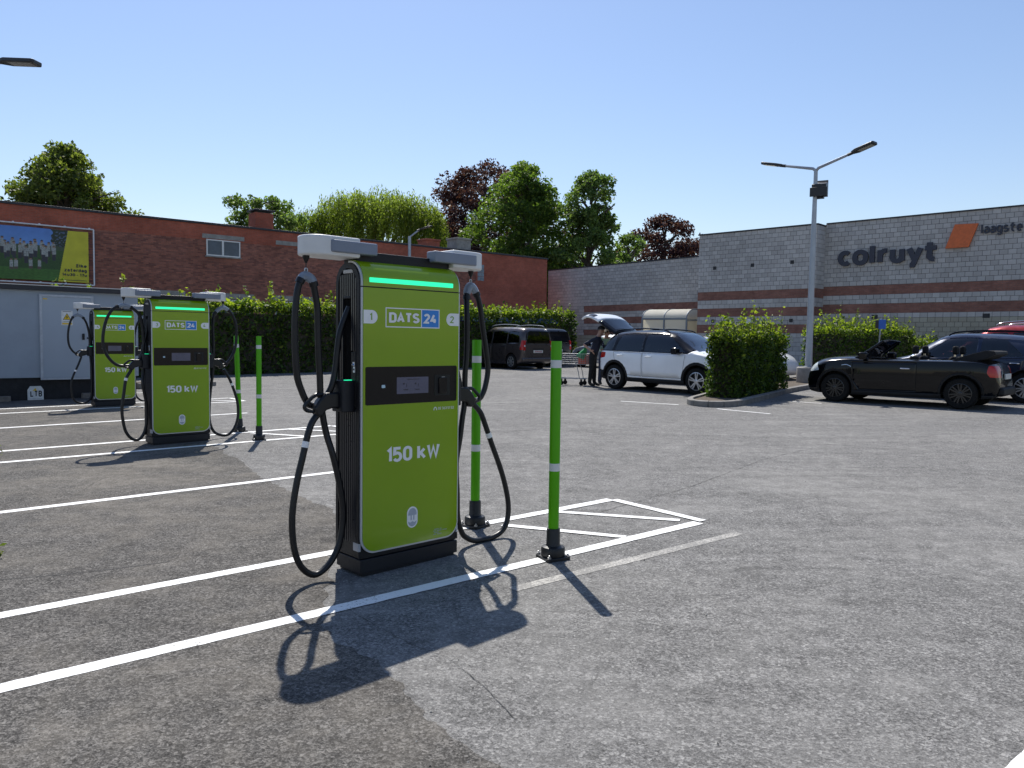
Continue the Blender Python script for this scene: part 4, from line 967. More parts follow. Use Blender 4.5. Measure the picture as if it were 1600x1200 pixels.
# white crossover with its tailgate up
white = car_paint('white_car_paint', (.86, .88, .90))
H1 = Vector((.667, -.745)).normalized()
SUV = dict(zt=[(-2.0, .78), (-1.98, .96), (-1.9, 1.1), (-1.75, 1.38), (-1.62, 1.52), (-1.35, 1.575), (-.7, 1.605), (0, 1.6), (.42, 1.55), (.75, 1.40), (1.1, 1.18), (1.3, 1.08), (1.5, 1.045), (1.8, .99), (2.0, .9), (2.12, .72), (2.15, .58)],
    zb=[(-2.0, .42), (-1.9, .3), (-1.5, .24), (1.6, .22), (2.0, .26), (2.15, .4)], w=[(-2.0, .60), (-1.93, .74), (-1.75, .83), (-1.3, .875), (0, .88), (1.3, .875), (1.75, .82), (2., .70), (2.15, .52)],
    zs=[(-2.0, .74), (-1.9, .98), (-1.4, 1.04), (0, 1.0), (1.2, .98), (1.6, .9), (2.15, .5)], n=[(-2., 3), (-1.6, 4), (-.5, 4.5), (.4, 4), (1.2, 2.8), (2.15, 2.4)], k=[(-2., .05), (-1.6, .2), (0, .22), (.7, .2), (1.25, .04), (2.15, 0)],
    wr=.335, wheels=(-1.32, 1.32), cab=(-1.5, 1.1), glass=M_GLASSD,
    win=[[(-1.78, 1.07), (-1.43, 1.06), (-1.36, 1.42), (-1.50, 1.42)], [(-1.32, 1.06), (-.42, 1.035), (-.42, 1.47), (-1.2, 1.465)], [(-.33, 1.035), (.98, 1.02), (.42, 1.42), (.25, 1.47), (-.33, 1.475)]],
    ws=[(.46, -.52), (1.28, -.68), (1.28, .68), (.46, .52)], rw=[(-1.92, -.5), (-1.66, -.5), (-1.66, .5), (-1.92, .5)],
    lights=[('tail_light', M_RED, [(-2.02, .82), (-1.68, .86), (-1.66, 1.0), (-2.02, 1.01)], lambda f, c: abs(c.y) > .45), ('headlight', M_HEAD, [(1.72, .70), (2.1, .62), (2.12, .72), (1.8, .80)], lambda f, c: abs(c.y) > .35)],
    belt=[(-2.05, 1.04), (-1.3, 1.035), (.0, 1.015), (1.04, 1.0), (1.22, 1.11), (1.14, 1.22), (.6, 1.7), (-2.05, 1.7)], roofmat=M_TRIMB,
    clad=[[(-2.1, 0), (2.2, 0), (2.2, .36), (1.7, .36), (1.6, .33), (-1.6, .35), (-1.7, .5), (-2.1, .55)]], archclad=.125,
    doors=[[(-1.18, .42), (-.39, .38), (-.39, 1.0), (-1.36, 1.02), (-1.34, .9)], [(-.37, .38), (.86, .38), (.93, .6), (.98, .985), (-.37, 1.0)]], handles=[(-1.12, .93), (-.16, .91)], hmat=white, mirror=(.78, 1.06), mirmat=M_TRIMB, rails=(-1.5, .3, 1.625, .57), rim='five')
suv, so1, _ = make_car('crossover_car', 'white crossover with black roof and raised tailgate, being loaded', 'car', (4.27 + .02, 20.45), H1, SUV, white)
tg = thing_part('tailgate', suv); tg.location = (-1.55, 0, 1.59)
def gate(u, v):
    prof = [(0, 0), (-.18, .10), (-.42, .25), (-.62, .38), (-.85, .48), (-1.05, .50), (-1.2, .43)]
    f = pchip([(i / 6, p[0]) for i, p in enumerate(prof)]), pchip([(i / 6, p[1]) for i, p in enumerate(prof)]); y = (u - .5) * 2
    wd = .55 + .12 * min(1, v * 1.6) - .05 * max(0, v - .8); return (f[0](v), y * wd, f[1](v) - .07 * y ** 4 - .015 * y * y)
o = MB().grid(lambda u, v: gate(u, .45 + .55 * v), 14, 10).build('tailgate_panel', white, tg); o.modifiers.new('s', 'SOLIDIFY').thickness = .05
o = MB().grid(lambda u, v: gate(u, .45 * v), 14, 8).build('tailgate_frame', M_TRIMB, tg); o.modifiers.new('s', 'SOLIDIFY').thickness = .04
MB().grid(lambda u, v: tuple(Vector(gate(.12 + .76 * u, .1 + .32 * v)) + Vector((0, 0, .006))), 8, 6).build('tailgate_window', M_GLASSD, tg)
MB().grid(lambda u, v: tuple(Vector(gate(.08 + .84 * u, .02 + .96 * v)) - Vector((-.02, 0, .06))), 10, 8).build('tailgate_lining', M_INT, tg)
for sd in (1, -1):
    MB().grid(lambda u, v: tuple(Vector(gate(.5 + sd * (.34 + .13 * u), .60 + .16 * v)) + Vector((-.004, 0, .01))), 4, 4).build('tailgate_light', M_TRIMB, tg)
    MB().tube([(-.10, sd * .58, -.12), (-.45, sd * .57, .22)], .012, 6).build('gas_strut', M_TRIMB, tg)
# black open convertible
black = car_paint('black_car_paint', (.0015, .0019, .0035), rough=.2, coat=.45)
H2 = Vector((-.735, .678)).normalized()
MINI = dict(zt=[(-1.9, .6), (-1.87, .82), (-1.8, .94), (-1.6, .995), (-1.2, 1.01), (-.5, 1.0), (.5, 1.0), (.85, 1.03), (1.0, 1.035), (1.3, 1.02), (1.6, .985), (1.78, .93), (1.9, .82), (1.97, .60)],
    zb=[(-1.9, .36), (-1.75, .24), (-1.3, .2), (1.5, .18), (1.85, .22), (1.97, .36)], w=[(-1.9, .62), (-1.82, .74), (-1.6, .83), (-1.2, .865), (0, .86), (1.1, .865), (1.5, .845), (1.78, .77), (1.9, .68), (1.97, .56)],
    zs=[(-1.9, .5), (-1.8, .84), (-1.4, .94), (0, .935), (.9, .92), (1.4, .86), (1.97, .5)], n=[(-1.9, 2.4), (-1., 2.6), (.8, 2.6), (1.97, 2.3)], k=[(-1.9, 0), (1.97, 0)],
    wr=.315, wheels=(-1.25, 1.25), cab=(-1.15, .8), win=[], open=[(-1.12, -.66), (.62, -.66), (.62, .66), (-1.12, .66)],
    lights=[('tail_light', M_RED, [(-1.92, .66), (-1.75, .66), (-1.69, .75), (-1.72, .90), (-1.92, .88)], lambda f, c: abs(c.y) > .42), ('headlight', M_HEAD, [(1.62, .70), (1.86, .66), (1.9, .80), (1.72, .88)], lambda f, c: abs(c.y) > .4)],
    clad=[[(-2., 0), (2., 0), (2., .27), (-2., .3)]], archclad=.10, doors=[[(-.42, .32), (.72, .3), (.86, .5), (.88, .90), (-.42, .915)]], handles=[(-.2, .79)], mirror=(.62, 1.03), rim='black', seats=((.05, .36), (.05, -.36), (-.7, .3), (-.7, -.3)))
mini, so2, _ = make_car('convertible_car', 'small black open top convertible with red tail light, parked by the lamp post', 'car', (8.74, 17.01), H2, MINI, black)
M_SOFT = pm('black_soft_top', (.012, .012, .013), .9, bump=.3)
fr = MB()
for sd in (1, -1): fr.tube(spline([(.86, sd * .70, .90), (.55, sd * .65, 1.15), (.24, sd * .585, 1.37)], 5), .035, 8)
wf_ = thing_part('windshield_frame', mini)
for sd in (1, -1): MB().tube(spline([(.88, sd * .71, .96), (.58, sd * .66, 1.17), (.34, sd * .59, 1.36)], 5), .032, 8).build('pillar', M_TRIMB, wf_)
MB().tube(spline([(.34, -.6, 1.36), (.38, 0, 1.385), (.34, .6, 1.36)], 6), .022, 8).build('header_rail', M_TRIMB, wf_)
MB().grid(lambda u, v: (.88 - .55 * v + .06 * (1 - (2 * u - 1) ** 2), (2 * u - 1) * (.70 - .11 * v), .97 + .40 * v), 10, 6).build('windshield', M_GLASS, wf_)
MB().prism(rpoly([(-.98, .98), (-1.3, 1.10), (-1.62, 1.2), (-1.78, 1.19), (-1.8, 1.12), (-1.6, 1.02), (-1.4, .97)], .04), 'y', -.62, .62).build('folded_soft_top', M_SOFT, mini, bevel=.04, seg=3)
MB().box(-1.12, -1.06, -.66, .66, .3, .9).build('cabin_bulkhead', M_INT, mini); MB().tube([(.45, .36, .86), (.38, .36, .92)], .02, 6).build('steering_column', M_INT, mini)
MB().tube([(.37 + .02 * math.sin(t_), .36 + .18 * math.cos(t_), .92 + .17 * math.sin(t_)) for t_ in [2 * math.pi * i / 16 for i in range(16)]], .014, 6, closed=True).build('steering_wheel', M_INT, mini)
for sd in (1, -1): MB().tube(spline([(1.12, sd * .845, .82), (1.0, sd * .868, .84), (.9, sd * .872, .80)], 4), .012, 6).build('side_vent', M_CHROME, mini); MB().tube([(-.38, sd * .80, .955), (.84, sd * .80, .95)], .011, 5).build('waist_trim', M_CHROME, mini)
MB().box(-1.93, -1.9, -.26, .26, .62, .73).build('number_plate', M_PLATE, mini, bevel=.004)
MB().box(-1.97, -1.82, -.62, .62, .28, .46).build('rear_bumper', M_CLAD, mini, bevel=.05)
# blue hatch crossover
def hatch(L=4.35, h=1.5, **kw):
    a, b = -L * .475, L * .525; q = h - 1.5
    S = dict(zt=[(a, .72), (a + .03, .95), (a + .15, 1.08), (a + .45, 1.3 + q), (a + .75, 1.43 + q), (-.7, 1.485 + q), (0, 1.5 + q), (.35, 1.46 + q), (.75, 1.28 + q * .7), (1.15, 1.03), (1.35, .98), (1.75, .9), (b - .15, .76), (b - .02, .58), (b, .5)],
        zb=[(a, .4), (a + .15, .26), (-1.4, .2), (1.6, .2), (b - .1, .24), (b, .36)], w=[(a, .6), (a + .1, .75), (a + .35, .85), (-1.2, .89), (0, .9), (1.2, .89), (b - .35, .82), (b - .1, .66), (b, .5)],
        zs=[(a, .68), (a + .2, .96), (-1.3, 1.0), (0, .95), (1.1, .92), (1.6, .83), (b, .44)], n=[(a, 2.6), (-1.4, 3.6), (-.4, 4), (.4, 3.8), (1.2, 2.6), (b, 2.3)], k=[(a, .05), (-1.5, .2), (0, .23), (.7, .2), (1.2, .04), (b, 0)],
        wr=.335, wheels=(-1.33, 1.33), cab=(-1.4, 1.0), win=[[(-1.28, 1.03), (-.42, 1.0), (-.42, 1.37 + q), (-.9, 1.355 + q)], [(-.34, .995), (.86, .965), (.35, 1.32 + q), (.2, 1.375 + q), (-.34, 1.38 + q)]],
        ws=[(.42, -.5), (1.16, -.68), (1.16, .68), (.42, .5)], rw=[(a + .2, -.55), (a + .62, -.5), (a + .62, .5), (a + .2, .55)],
        lights=[('tail_light', M_RED, [(a - .02, .88), (a + .42, .92), (a + .38, 1.0), (a - .02, 1.02)], lambda f, c: abs(c.y) > .3), ('headlight', M_HEAD, [(b - .5, .66), (b - .1, .58), (b - .12, .70), (b - .45, .79)], lambda f, c: abs(c.y) > .35)],
        doors=[[(-1.15, .4), (-.39, .36), (-.39, .965), (-1.3, .99)], [(-.37, .36), (.86, .36), (.95, .6), (.97, .92), (-.37, .965)]], handles=[(-1.1, .88), (-.18, .86)], mirror=(.68, 1.02), rim='seven')
    S.update(kw); return S
navy = car_paint('navy_car_paint', (.016, .024, .05), .3)
blu, so3, _ = make_car('hatchback_car', 'dark blue crossover parked behind the black convertible', 'car', (11.0, 18.55), H2, hatch(4.4, 1.56, rails=(-1.5, .3, 1.6, .57), wr=.34, glass=glass('blue_car_glass', (.16, .18, .19))), navy)
wcar = car_paint('white_car_paint_b', (.72, .73, .74))
make_car('hatchback_car', 'white hatchback nosing out between the island hedge and the lamp post', 'car', (7.35, 25.75), H1, hatch(4.1, 1.47), wcar)
make_car('hatchback_car', 'white car mostly hidden behind the white crossover and island hedge', 'car', (5.75, 23.4), H1, hatch(4.1, 1.45), wcar)
silv = car_paint('silver_car_paint', (.48, .5, .53), .6)
HV = Vector((-.643, .766))
make_car('hatchback_car', 'silver car almost hidden behind the man at the open boot', 'car', (4.6, 34.6), HV, hatch(4.2, 1.5), silv)
# boxy vans
def van(**kw):
    S = dict(zt=[(-2.08, 1.2), (-2.06, 1.5), (-2.0, 1.66), (-1.85, 1.74), (-1.2, 1.79), (0, 1.80), (.45, 1.74), (.85, 1.5), (1.3, 1.16), (1.45, 1.1), (1.8, 1.0), (2.1, .88), (2.26, .7), (2.3, .58)],
        zb=[(-2.08, .38), (-1.95, .27), (-1.5, .22), (1.7, .2), (2.2, .24), (2.3, .4)], w=[(-2.08, .80), (-2.04, .845), (-1.85, .885), (-1.2, .90), (0, .905), (1.3, .89), (1.8, .82), (2.12, .68), (2.3, .5)],
        zs=[(-2.08, 1.0), (-1.5, 1.06), (0, 1.03), (1.2, 1.0), (1.7, .9), (2.3, .5)], n=[(-2.08, 5), (-1.5, 5.5), (0, 5.5), (.6, 4.5), (1.3, 2.8), (2.3, 2.4)], k=[(-2.08, .1), (-1.5, .13), (.4, .15), (1.2, .04), (2.3, 0)],
        wr=.32, wheels=(-1.36, 1.36), cab=(-1.9, 1.2), win=[[(-1.86, 1.11), (-1.12, 1.1), (-1.12, 1.58), (-1.76, 1.57)], [(-1.04, 1.1), (-.1, 1.07), (-.1, 1.585), (-1.04, 1.58)], [(0.0, 1.07), (1.08, 1.04), (.62, 1.42), (.4, 1.57), (0., 1.585)]],
        ws=[(.52, -.6), (1.34, -.68), (1.34, .68), (.52, .6)],
        lights=[('tail_light', M_RED, [(-2.12, .82), (-1.93, .82), (-1.97, 1.22), (-2.12, 1.22)], lambda f, c: abs(c.y) > .62), ('headlight', M_HEAD, [(1.8, .74), (2.2, .64), (2.2, .76), (1.9, .86)], lambda f, c: abs(c.y) > .38)],
        doors=[[(-1.02, .36), (-.06, .36), (-.06, 1.04), (-1.02, 1.06)], [(-.04, .36), (.98, .36), (1.04, .7), (1.06, 1.0), (-.04, 1.035)]], handles=[(-.9, .93), (.14, .92)], mirror=(.86, 1.1), rim='van', hmat=M_CLAD, seats=((.3, .38), (.3, -.38), (-.6, .38), (-.6, -.38)))
    S.update(kw); return S
def van_rear(t, paint, split=False):
    gpoly = rpoly([(-.68, 1.1), (.68, 1.1), (.58, 1.62), (-.58, 1.62)], .09)
    MB().prism(gpoly, 'x', -2.115, -2.075).build('rear_window', M_GLASSD if not split else M_TRIMB, t, bevel=.012)
    MB().prism(rpoly([(-.72, .52), (.72, .52), (.74, 1.07), (-.74, 1.07)], .06), 'x', -2.105, -2.07).build('tailgate', paint, t, bevel=.015)
    MB().box(-2.13, -1.98, -.84, .84, .30, .5).build('rear_bumper', paint, t, bevel=.05)
    pl = MB().box(-2.122, -2.10, -.26, .26, .70, .81).build('number_plate', M_PLATE, t, bevel=.003)
    for i in range(7): MB().box(-2.1245, -2.1215, -.2 + i * .06, -.17 + i * .06, .725, .785).build('plate_character', M_PLR, pl, smooth=False)
    MB().box(-2.125, -2.1, -.3, .3, .84, .88).build('plate_lamp_bar', M_CLAD, t, bevel=.01)
    for sd in (1, -1):
        b = MB().prism([(sd * .70, .80), (sd * .81, .80), (sd * .79, 1.2), (sd * .71, 1.15)], 'x', -2.11, -2.06).build('tail_light', M_RED, t, bevel=.008); MB().box(-2.116, -2.1, min(sd * .715, sd * .785), max(sd * .715, sd * .785), .95, 1.02).build('indicator', M_HEAD, b, bevel=.006)
    if split: MB().box(-2.118, -2.07, -.012, .012, .5, 1.66).build('door_gap', M_INT, t, smooth=False)
brown = car_paint('brown_grey_car_paint', (.070, .058, .058), .45)
v1, _, _ = make_car('family_van', 'brown grey family van with roof rails and tinted windows, parked at the hedge', 'van', (-.27, 34.1), HV, van(rails=(-1.7, .2, 1.87, .68), railmat=M_ALU), brown); van_rear(v1, brown)
bpaint = car_paint('black_van_paint', (.012, .013, .018))
v2, _, _ = make_car('delivery_van', 'black panel van beside the brown grey family van', 'van', (.76, 36.9), HV, van(win=[[(0.0, 1.07), (1.08, 1.04), (.62, 1.42), (.4, 1.57), (0., 1.585)]]), bpaint); van_rear(v2, bpaint, True)
redp = car_paint('red_car_paint', (.26, .012, .018), .3)
make_car('family_van', 'dark red van with silver roof rails behind the dark blue crossover', 'van', (13.75, 21.1), H2, van(rails=(-1.7, .3, 1.88, .68), railmat=M_CHROME), redp)

# ------------------------------------------------------------------ people
M_SKIN = pm('skin', (.42, .24, .17), .55, var=.08); M_NAVYT = pm('navy_tshirt', (.012, .016, .035), .85, var=.2); M_BLKT = pm('black_trousers', (.008, .008, .009), .85, var=.2)
M_SHOE = pm('dark_shoe', (.012, .011, .01), .6); M_MINT = pm('mint_top', (.36, .55, .38), .8, var=.15); M_BLOND = pm('blond_hair', (.62, .54, .42), .7, var=.25, scale=40); M_JEAN = pm('blue_jeans', (.03, .045, .09), .85)
M_GHAIR = pm('grey_hair', (.12, .10, .09), .8)
def person(label, loc, rz, J, E, bonemat, mats):
    """one continuous skinned figure; J joints (x fwd, y left, z, radius), E edges"""
    t = thing('person', label, 'person', (loc[0], loc[1], gz(*loc)), rz, 'people loading the white crossover'); names = list(J)
    me = bpy.data.meshes.new('p'); me.from_pydata([J[n][:3] for n in names], [(names.index(a), names.index(b)) for a, b in E], []); o = bpy.data.objects.new('p', me); C.objects.link(o)
    o.modifiers.new('skin', 'SKIN'); me.skin_vertices or None
    sk = me.skin_vertices[0].data if me.skin_vertices else None
    if sk is None:
        bpy.context.view_layer.objects.active = o; bpy.ops.object.select_all(action='DESELECT'); o.select_set(True); bpy.ops.mesh.customdata_skin_add(); sk = me.skin_vertices[0].data
    for i, n in enumerate(names): r = J[n][3]; sk[i].radius = (r, r) if not isinstance(r, tuple) else r; sk[i].use_root = (n == 'pelvis')
    o.modifiers.new('sub', 'SUBSURF').levels = 2
    bpy.context.view_layer.update(); dg = bpy.context.evaluated_depsgraph_get(); bme = bpy.data.meshes.new_from_object(o.evaluated_get(dg)); bpy.data.objects.remove(o)
    bme.materials.clear()
    for m in mats: bme.materials.append(m)
    segs = [(Vector(J[a][:3]), Vector(J[b][:3]), bonemat.get((a, b), 0)) for a, b in E]
    for p in bme.polygons:
        c = p.center; best = min(segs, key=lambda s: ((c - (s[0] + (s[1] - s[0]) * min(1, max(0, (c - s[0]).dot(s[1] - s[0]) / max(1e-9, (s[1] - s[0]).length_squared))))).length)); p.material_index = best[2]; p.use_smooth = True
    link('body', bme, t); return t
def hand(J, E, side, w, d, B):
    """palm and five fingers growing from joint w in direction d"""
    d = Vector(d).normalized(); s = d.cross(Vector((0, 0, 1))); s = s.normalized() if s.length > .1 else Vector((1, 0, 0)); p = Vector(J[w][:3]) + d * .07
    J[w + 'p'] = (*p, .026); E.append((w, w + 'p')); B[(w, w + 'p')] = 0
    for i, (o_, l) in enumerate(((-.03, .055), (-.011, .072), (.009, .078), (.028, .07))):
        a = p + s * o_ + d * .025; b = a + d * l + Vector((0, 0, -.02)); J[f'{w}f{i}'] = (*a, .010); J[f'{w}g{i}'] = (*b, .008); E += [(w + 'p', f'{w}f{i}'), (f'{w}f{i}', f'{w}g{i}')]
    a = Vector(J[w][:3]) + d * .03 - s * .04; b = a + d * .045 - s * .02; J[w + 't'] = (*a, .011); J[w + 'u'] = (*b, .009); E += [(w, w + 't'), (w + 't', w + 'u')]
def body_joints(lean, hgt, shw, armL, armR, step=.16):
    J = {'pelvis': (0, 0, .93 * hgt, (.15, .12)), 'waist': (lean * .35, 0, 1.07 * hgt, (.165, .13)), 'chest': (lean * .75, 0, 1.27 * hgt, (.185, .14)), 'neckb': (lean, 0, 1.42 * hgt, .075), 'neck': (lean * 1.15, 0, 1.50 * hgt, .055), 'head': (lean * 1.3 + .02, 0, 1.60 * hgt, (.085, .095)), 'crown': (lean * 1.35 + .01, 0, 1.68 * hgt, (.075, .085)), 'nose': (lean * 1.3 + .115, 0, 1.585 * hgt, .014)}
    for s, k in ((1, 'L'), (-1, 'R')):
        J['hip' + k] = (0, s * .09, .88 * hgt, .11); J['knee' + k] = (.02 * s, s * .11, .49 * hgt, .078); J['ank' + k] = (-.02 + .05 * s, s * step * .8, .09, .058); J['toe' + k] = (.15 + .05 * s, s * step * .85, .035, .036); J['sh' + k] = (lean * .9, s * shw, 1.38 * hgt, .062)
        e, w = armL if s > 0 else armR; J['elb' + k] = (*e, .043); J['wri' + k] = (*w, .03)
    E = [('pelvis', 'waist'), ('waist', 'chest'), ('chest', 'neckb'), ('neckb', 'neck'), ('neck', 'head'), ('head', 'crown'), ('head', 'nose')]
    for k in 'LR': E += [('pelvis', 'hip' + k), ('hip' + k, 'knee' + k), ('knee' + k, 'ank' + k), ('ank' + k, 'toe' + k), ('chest', 'sh' + k), ('sh' + k, 'elb' + k), ('elb' + k, 'wri' + k)]
    return J, E
def dress(E, shirt=1, legs=2, shoe=3):
    B = {}
    for a, b in E:
        if a in ('waist', 'chest') or a.startswith('sh') or (a, b) == ('pelvis', 'waist'): B[(a, b)] = shirt
        if b.startswith('hip') or a.startswith('hip') or a.startswith('knee'): B[(a, b)] = legs
        if a.startswith('ank'): B[(a, b)] = shoe
    return B
def head_bits(t, hx, hz, hair, cap=None, glasses=False, longhair=False):
    hp = MB(); hp.grid(lambda u, v: (hx - .012 + .108 * math.cos(2 * math.pi * u) * math.sin(math.pi * .5 * v) * (1 if math.cos(2 * math.pi * u) < .3 else .86), .098 * math.sin(2 * math.pi * u) * math.sin(math.pi * .5 * v), hz + .03 + .115 * math.cos(math.pi * .5 * v) - (.10 if longhair and math.cos(2 * math.pi * u) < .5 else .02) * v), 18, 8); hp.build('hair', hair, t)
    if cap:
        MB().grid(lambda u, v: (hx + .115 * math.cos(2 * math.pi * u) * math.sin(math.pi * .5 * v), .103 * math.sin(2 * math.pi * u) * math.sin(math.pi * .5 * v), hz + .045 + .10 * math.cos(math.pi * .5 * v)), 18, 6).build('cap', cap, t)
        MB().prism([(hx + .08, -.085), (hx + .19, -.06), (hx + .21, 0), (hx + .19, .06), (hx + .08, .085)], 'z', hz + .045, hz + .056).build('cap_peak', cap, t)
    for s in (1, -1):
        MB().lathe([(.012, 0), (.012, .004)], 8, Matrix.Translation((hx + .082, s * .034, hz + .01)) @ Matrix.Rotation(R(90), 4, 'Y')).build('eye', M_TRIMB if glasses else M_INT, t)
        MB().lathe([(.02, -.008), (.026, 0), (.018, .01)], 8, Matrix.Translation((hx - .005, s * .093, hz)) @ Matrix.Rotation(R(90), 4, 'X')).build('ear', M_SKIN, t)
        if glasses: MB().prism(rrect(s * .036 - .028, s * .036 + .028, hz - .008, hz + .03, .012), 'x', hx + .088, hx + .096).build('sunglass_lens', M_TRIMB, t)
    MB().box(hx + .08, hx + .094, -.024, .024, hz - .052, hz - .044).build('mouth', pm('lips', (.28, .10, .09), .5), t)
mlean = .16
J, E = body_joints(mlean, 1.0, .2, ((.30, .30, 1.08), (.50, .16, 1.0)), ((-.22, -.33, 1.20), (-.02, -.40, 1.06))); B = dress(E); hand(J, E, 1, 'wriL', (.9, -.2, -.1), B); hand(J, E, -1, 'wriR', (.6, .3, -.6), B)
man = person('man in dark cap, navy shirt and black trousers leaning towards the open boot', (2.3, 21.94), R(-15), J, E, B, [M_SKIN, M_NAVYT, M_BLKT, M_SHOE]); head_bits(man, mlean * 1.3 + .02, 1.60, M_GHAIR, M_BLKT)
mbk = MB()
for i in range(4): mbk.box(-.012, .0, -.10 + .01 * i, .10 - .02 * i, 1.32 - i * .05, 1.345 - i * .05)
o = mbk.build('shirt_print', pm('pale_print', (.25, .28, .4), .7), man, smooth=False, loc=(-.055, 0, .02), rot=(0, R(16), 0)); o['kind'] = 'stuff'
J, E = body_joints(.10, .97, .175, ((.28, .24, 1.05), (.45, .1, 1.0)), ((.28, -.24, 1.05), (.45, -.1, .98))); B = dress(E); hand(J, E, 1, 'wriL', (.9, -.1, -.1), B); hand(J, E, -1, 'wriR', (.9, .1, -.1), B)
wom = person('fair haired person in sunglasses and mint green top behind the open boot', (2.72, 22.6), R(-75), J, E, B, [M_SKIN, M_MINT, M_JEAN, M_SHOE]); head_bits(wom, .10 * 1.3 + .02, 1.60 * .97, M_BLOND, None, True, True)

# ------------------------------------------------------------------ trolley and shopping
ca = thing('shopping_trolley', 'wire shopping trolley with raised basket standing beside the man', 'trolley', (1.80, 22.62, gz(1.8, 22.6)), R(-20))
M_WIRE = pm('trolley_wire', (.30, .31, .32), .55, metal=.3)
for x in (-.3, .3):
    for y in (-.2, .2):
        wq = thing_part('castor', ca); wq.location = (x, y, .065); MB().lathe([(.03, -.016), (.065, -.014), (.065, .014), (.03, .016)], 16, Matrix.Rotation(R(90), 4, 'X')).build('castor_wheel', M_TYRE, wq); MB().box(-.025, .025, -.03, .03, .05, .12).build('castor_fork', M_CLAD, wq)
pf = MB()
for i in range(9): y = -.24 + .06 * i; pf.tube([(-.42, y, .2), (.42, y, .2)], .007, 5)
for x in (-.42, -.2, 0, .2, .42): pf.tube([(x, -.25, .2), (x, .25, .2)], .009, 5)
tag(pf.build('platform', M_WIRE, ca), kind='stuff')
for y in (-.22, .22): MB().tube(spline([(.25, y, .2), (.2, y, .45), (.12, y, .66)], 4), .013, 6).build('upright', M_WIRE, ca); MB().tube(spline([(-.42, y, .98), (-.5, y, 1.0), (-.52, y * .9, 1.02)], 3), .013, 6).build('handle_arm', M_WIRE, ca)
bk = MB(); bx0, bx1, by, z0, z1 = -.42, .45, .26, .62, .92
for k in range(6):
    z = z0 + (z1 - z0) * k / 5; bk.tube([(bx0, -by, z), (bx1, -by, z), (bx1, by, z), (bx0, by, z)], .008 if k in (0, 5) else .0045, 5, closed=True)
for k in range(17):
    x = bx0 + (bx1 - bx0) * k / 16
    for s in (1, -1): bk.tube([(x, s * by, z0), (x, s * by, z1)], .0045, 4)
    bk.tube([(x, -by, z0), (x, by, z0)], .0045, 4)
for k in range(11):
    y = -by + 2 * by * k / 10
    for x in (bx0, bx1): bk.tube([(x, y, z0), (x, y, z1)], .0045, 4)
tag(bk.build('basket', M_WIRE, ca), kind='stuff'); MB().tube([(-.52, -.2, 1.02), (-.52, .2, 1.02)], .017, 8).build('handle', M_CLAD, ca)
bg_ = MB(); bg_.grid(lambda u, v: ((.13 - .09 * v * v) * math.cos(2 * math.pi * u) * (1 + .2 * math.sin(6 * math.pi * u + 3 * v)), (.09 - .05 * v) * math.sin(2 * math.pi * u), .30 * v + .04 * math.sin(9 * u) * v), 22, 8); bg_.grid(lambda u, v: ((.13 * v) * math.cos(2 * math.pi * u) * (1 + .2 * math.sin(6 * math.pi * u)), .09 * v * math.sin(2 * math.pi * u), .002), 22, 3)
bo = bg_.build('shopping_bag', pm('green_bag', (.02, .26, .07), .5, var=.2), loc=(1.98, 22.42, gz(2, 22.4) + .80), rot=(R(12), R(24), R(20))); tag(bo, 'green shopping bag slumped on the wire trolley', 'bag')
cr_ = thing('shopping_crate', 'orange red plastic crate on the trolley beside the man', 'crate', (2.12, 22.62, gz(2.1, 22.6) + .63), R(-20)); M_CRT = pm('orange_crate', (.60, .10, .04), .5)
MB().box(-.14, .14, -.18, .18, 0, .015).build('crate_bottom', M_CRT, cr_, smooth=False)
for a in ((-.14, -.128, -.18, .18), (.128, .14, -.18, .18), (-.128, .128, -.18, -.168), (-.128, .128, .168, .18)): MB().box(*a, .012, .24).build('crate_side', M_CRT, cr_, bevel=.003)
MB().tube([(-.14, -.18, .24), (.14, -.18, .24), (.14, .18, .24), (-.14, .18, .24)], .01, 6, closed=True).build('crate_rim', M_CRT, cr_)
# ------------------------------------------------------------------ charging stations
M_BLACK = pm('black_powder_coat', (.0075, .008, .010), .45, spec=.32, bump=.15, bscale=600)
M_FIN = pm('black_anodised_fin', (.026, .027, .032), .3, spec=.6, var=.02)
M_PLINTH = pm('anthracite_plinth', (.013, .014, .018), .5, spec=.32, bump=.1, bscale=500)
M_GREEN = pm('green_enamel_panel', (.225, .36, .003), .2, spec=.4, coat=.25, var=.04, scale=2.)
M_SILVER = pm('silver_trim', (.52, .54, .57), .35, metal=.35, var=.05)
M_WHITE = pm('white_print', (.80, .80, .80), .45, var=.03)
M_ARMW = pm('retractor_white_shell', (.66, .66, .65), .4, var=.05)
M_ARMG = pm('retractor_grey_arm', (.19, .22, .28), .42, var=.05)
M_BLUE = pm('blue_print', (.015, .21, .62), .35, var=.03)
M_GLOSSB = pm('black_glass', (.004, .004, .005), .14, spec=.3, var=.1)
M_DISP = pm('display_dim', (.045, .05, .085), .2, emit=.25)
M_DISPI = pm('display_icon', (.012, .014, .03), .3)
M_LED = pm('led_strip_lit', (.02, .78, .34), .3, emit=1.0, var=.02)
M_RUBBER = pm('black_cable_rubber', (.006, .0065, .0085), .40, spec=.4, var=.15, bump=.05)
M_CLAMP = pm('cable_clamp_grey', (.20, .24, .30), .3)
M_LENS = pm('pale_lens', (.42, .43, .45), .3)
M_EMB = pm('emblem_grey', (.36, .40, .46), .4)
M_NUM = pm('green_print', (.19, .36, .03), .45, var=.03)
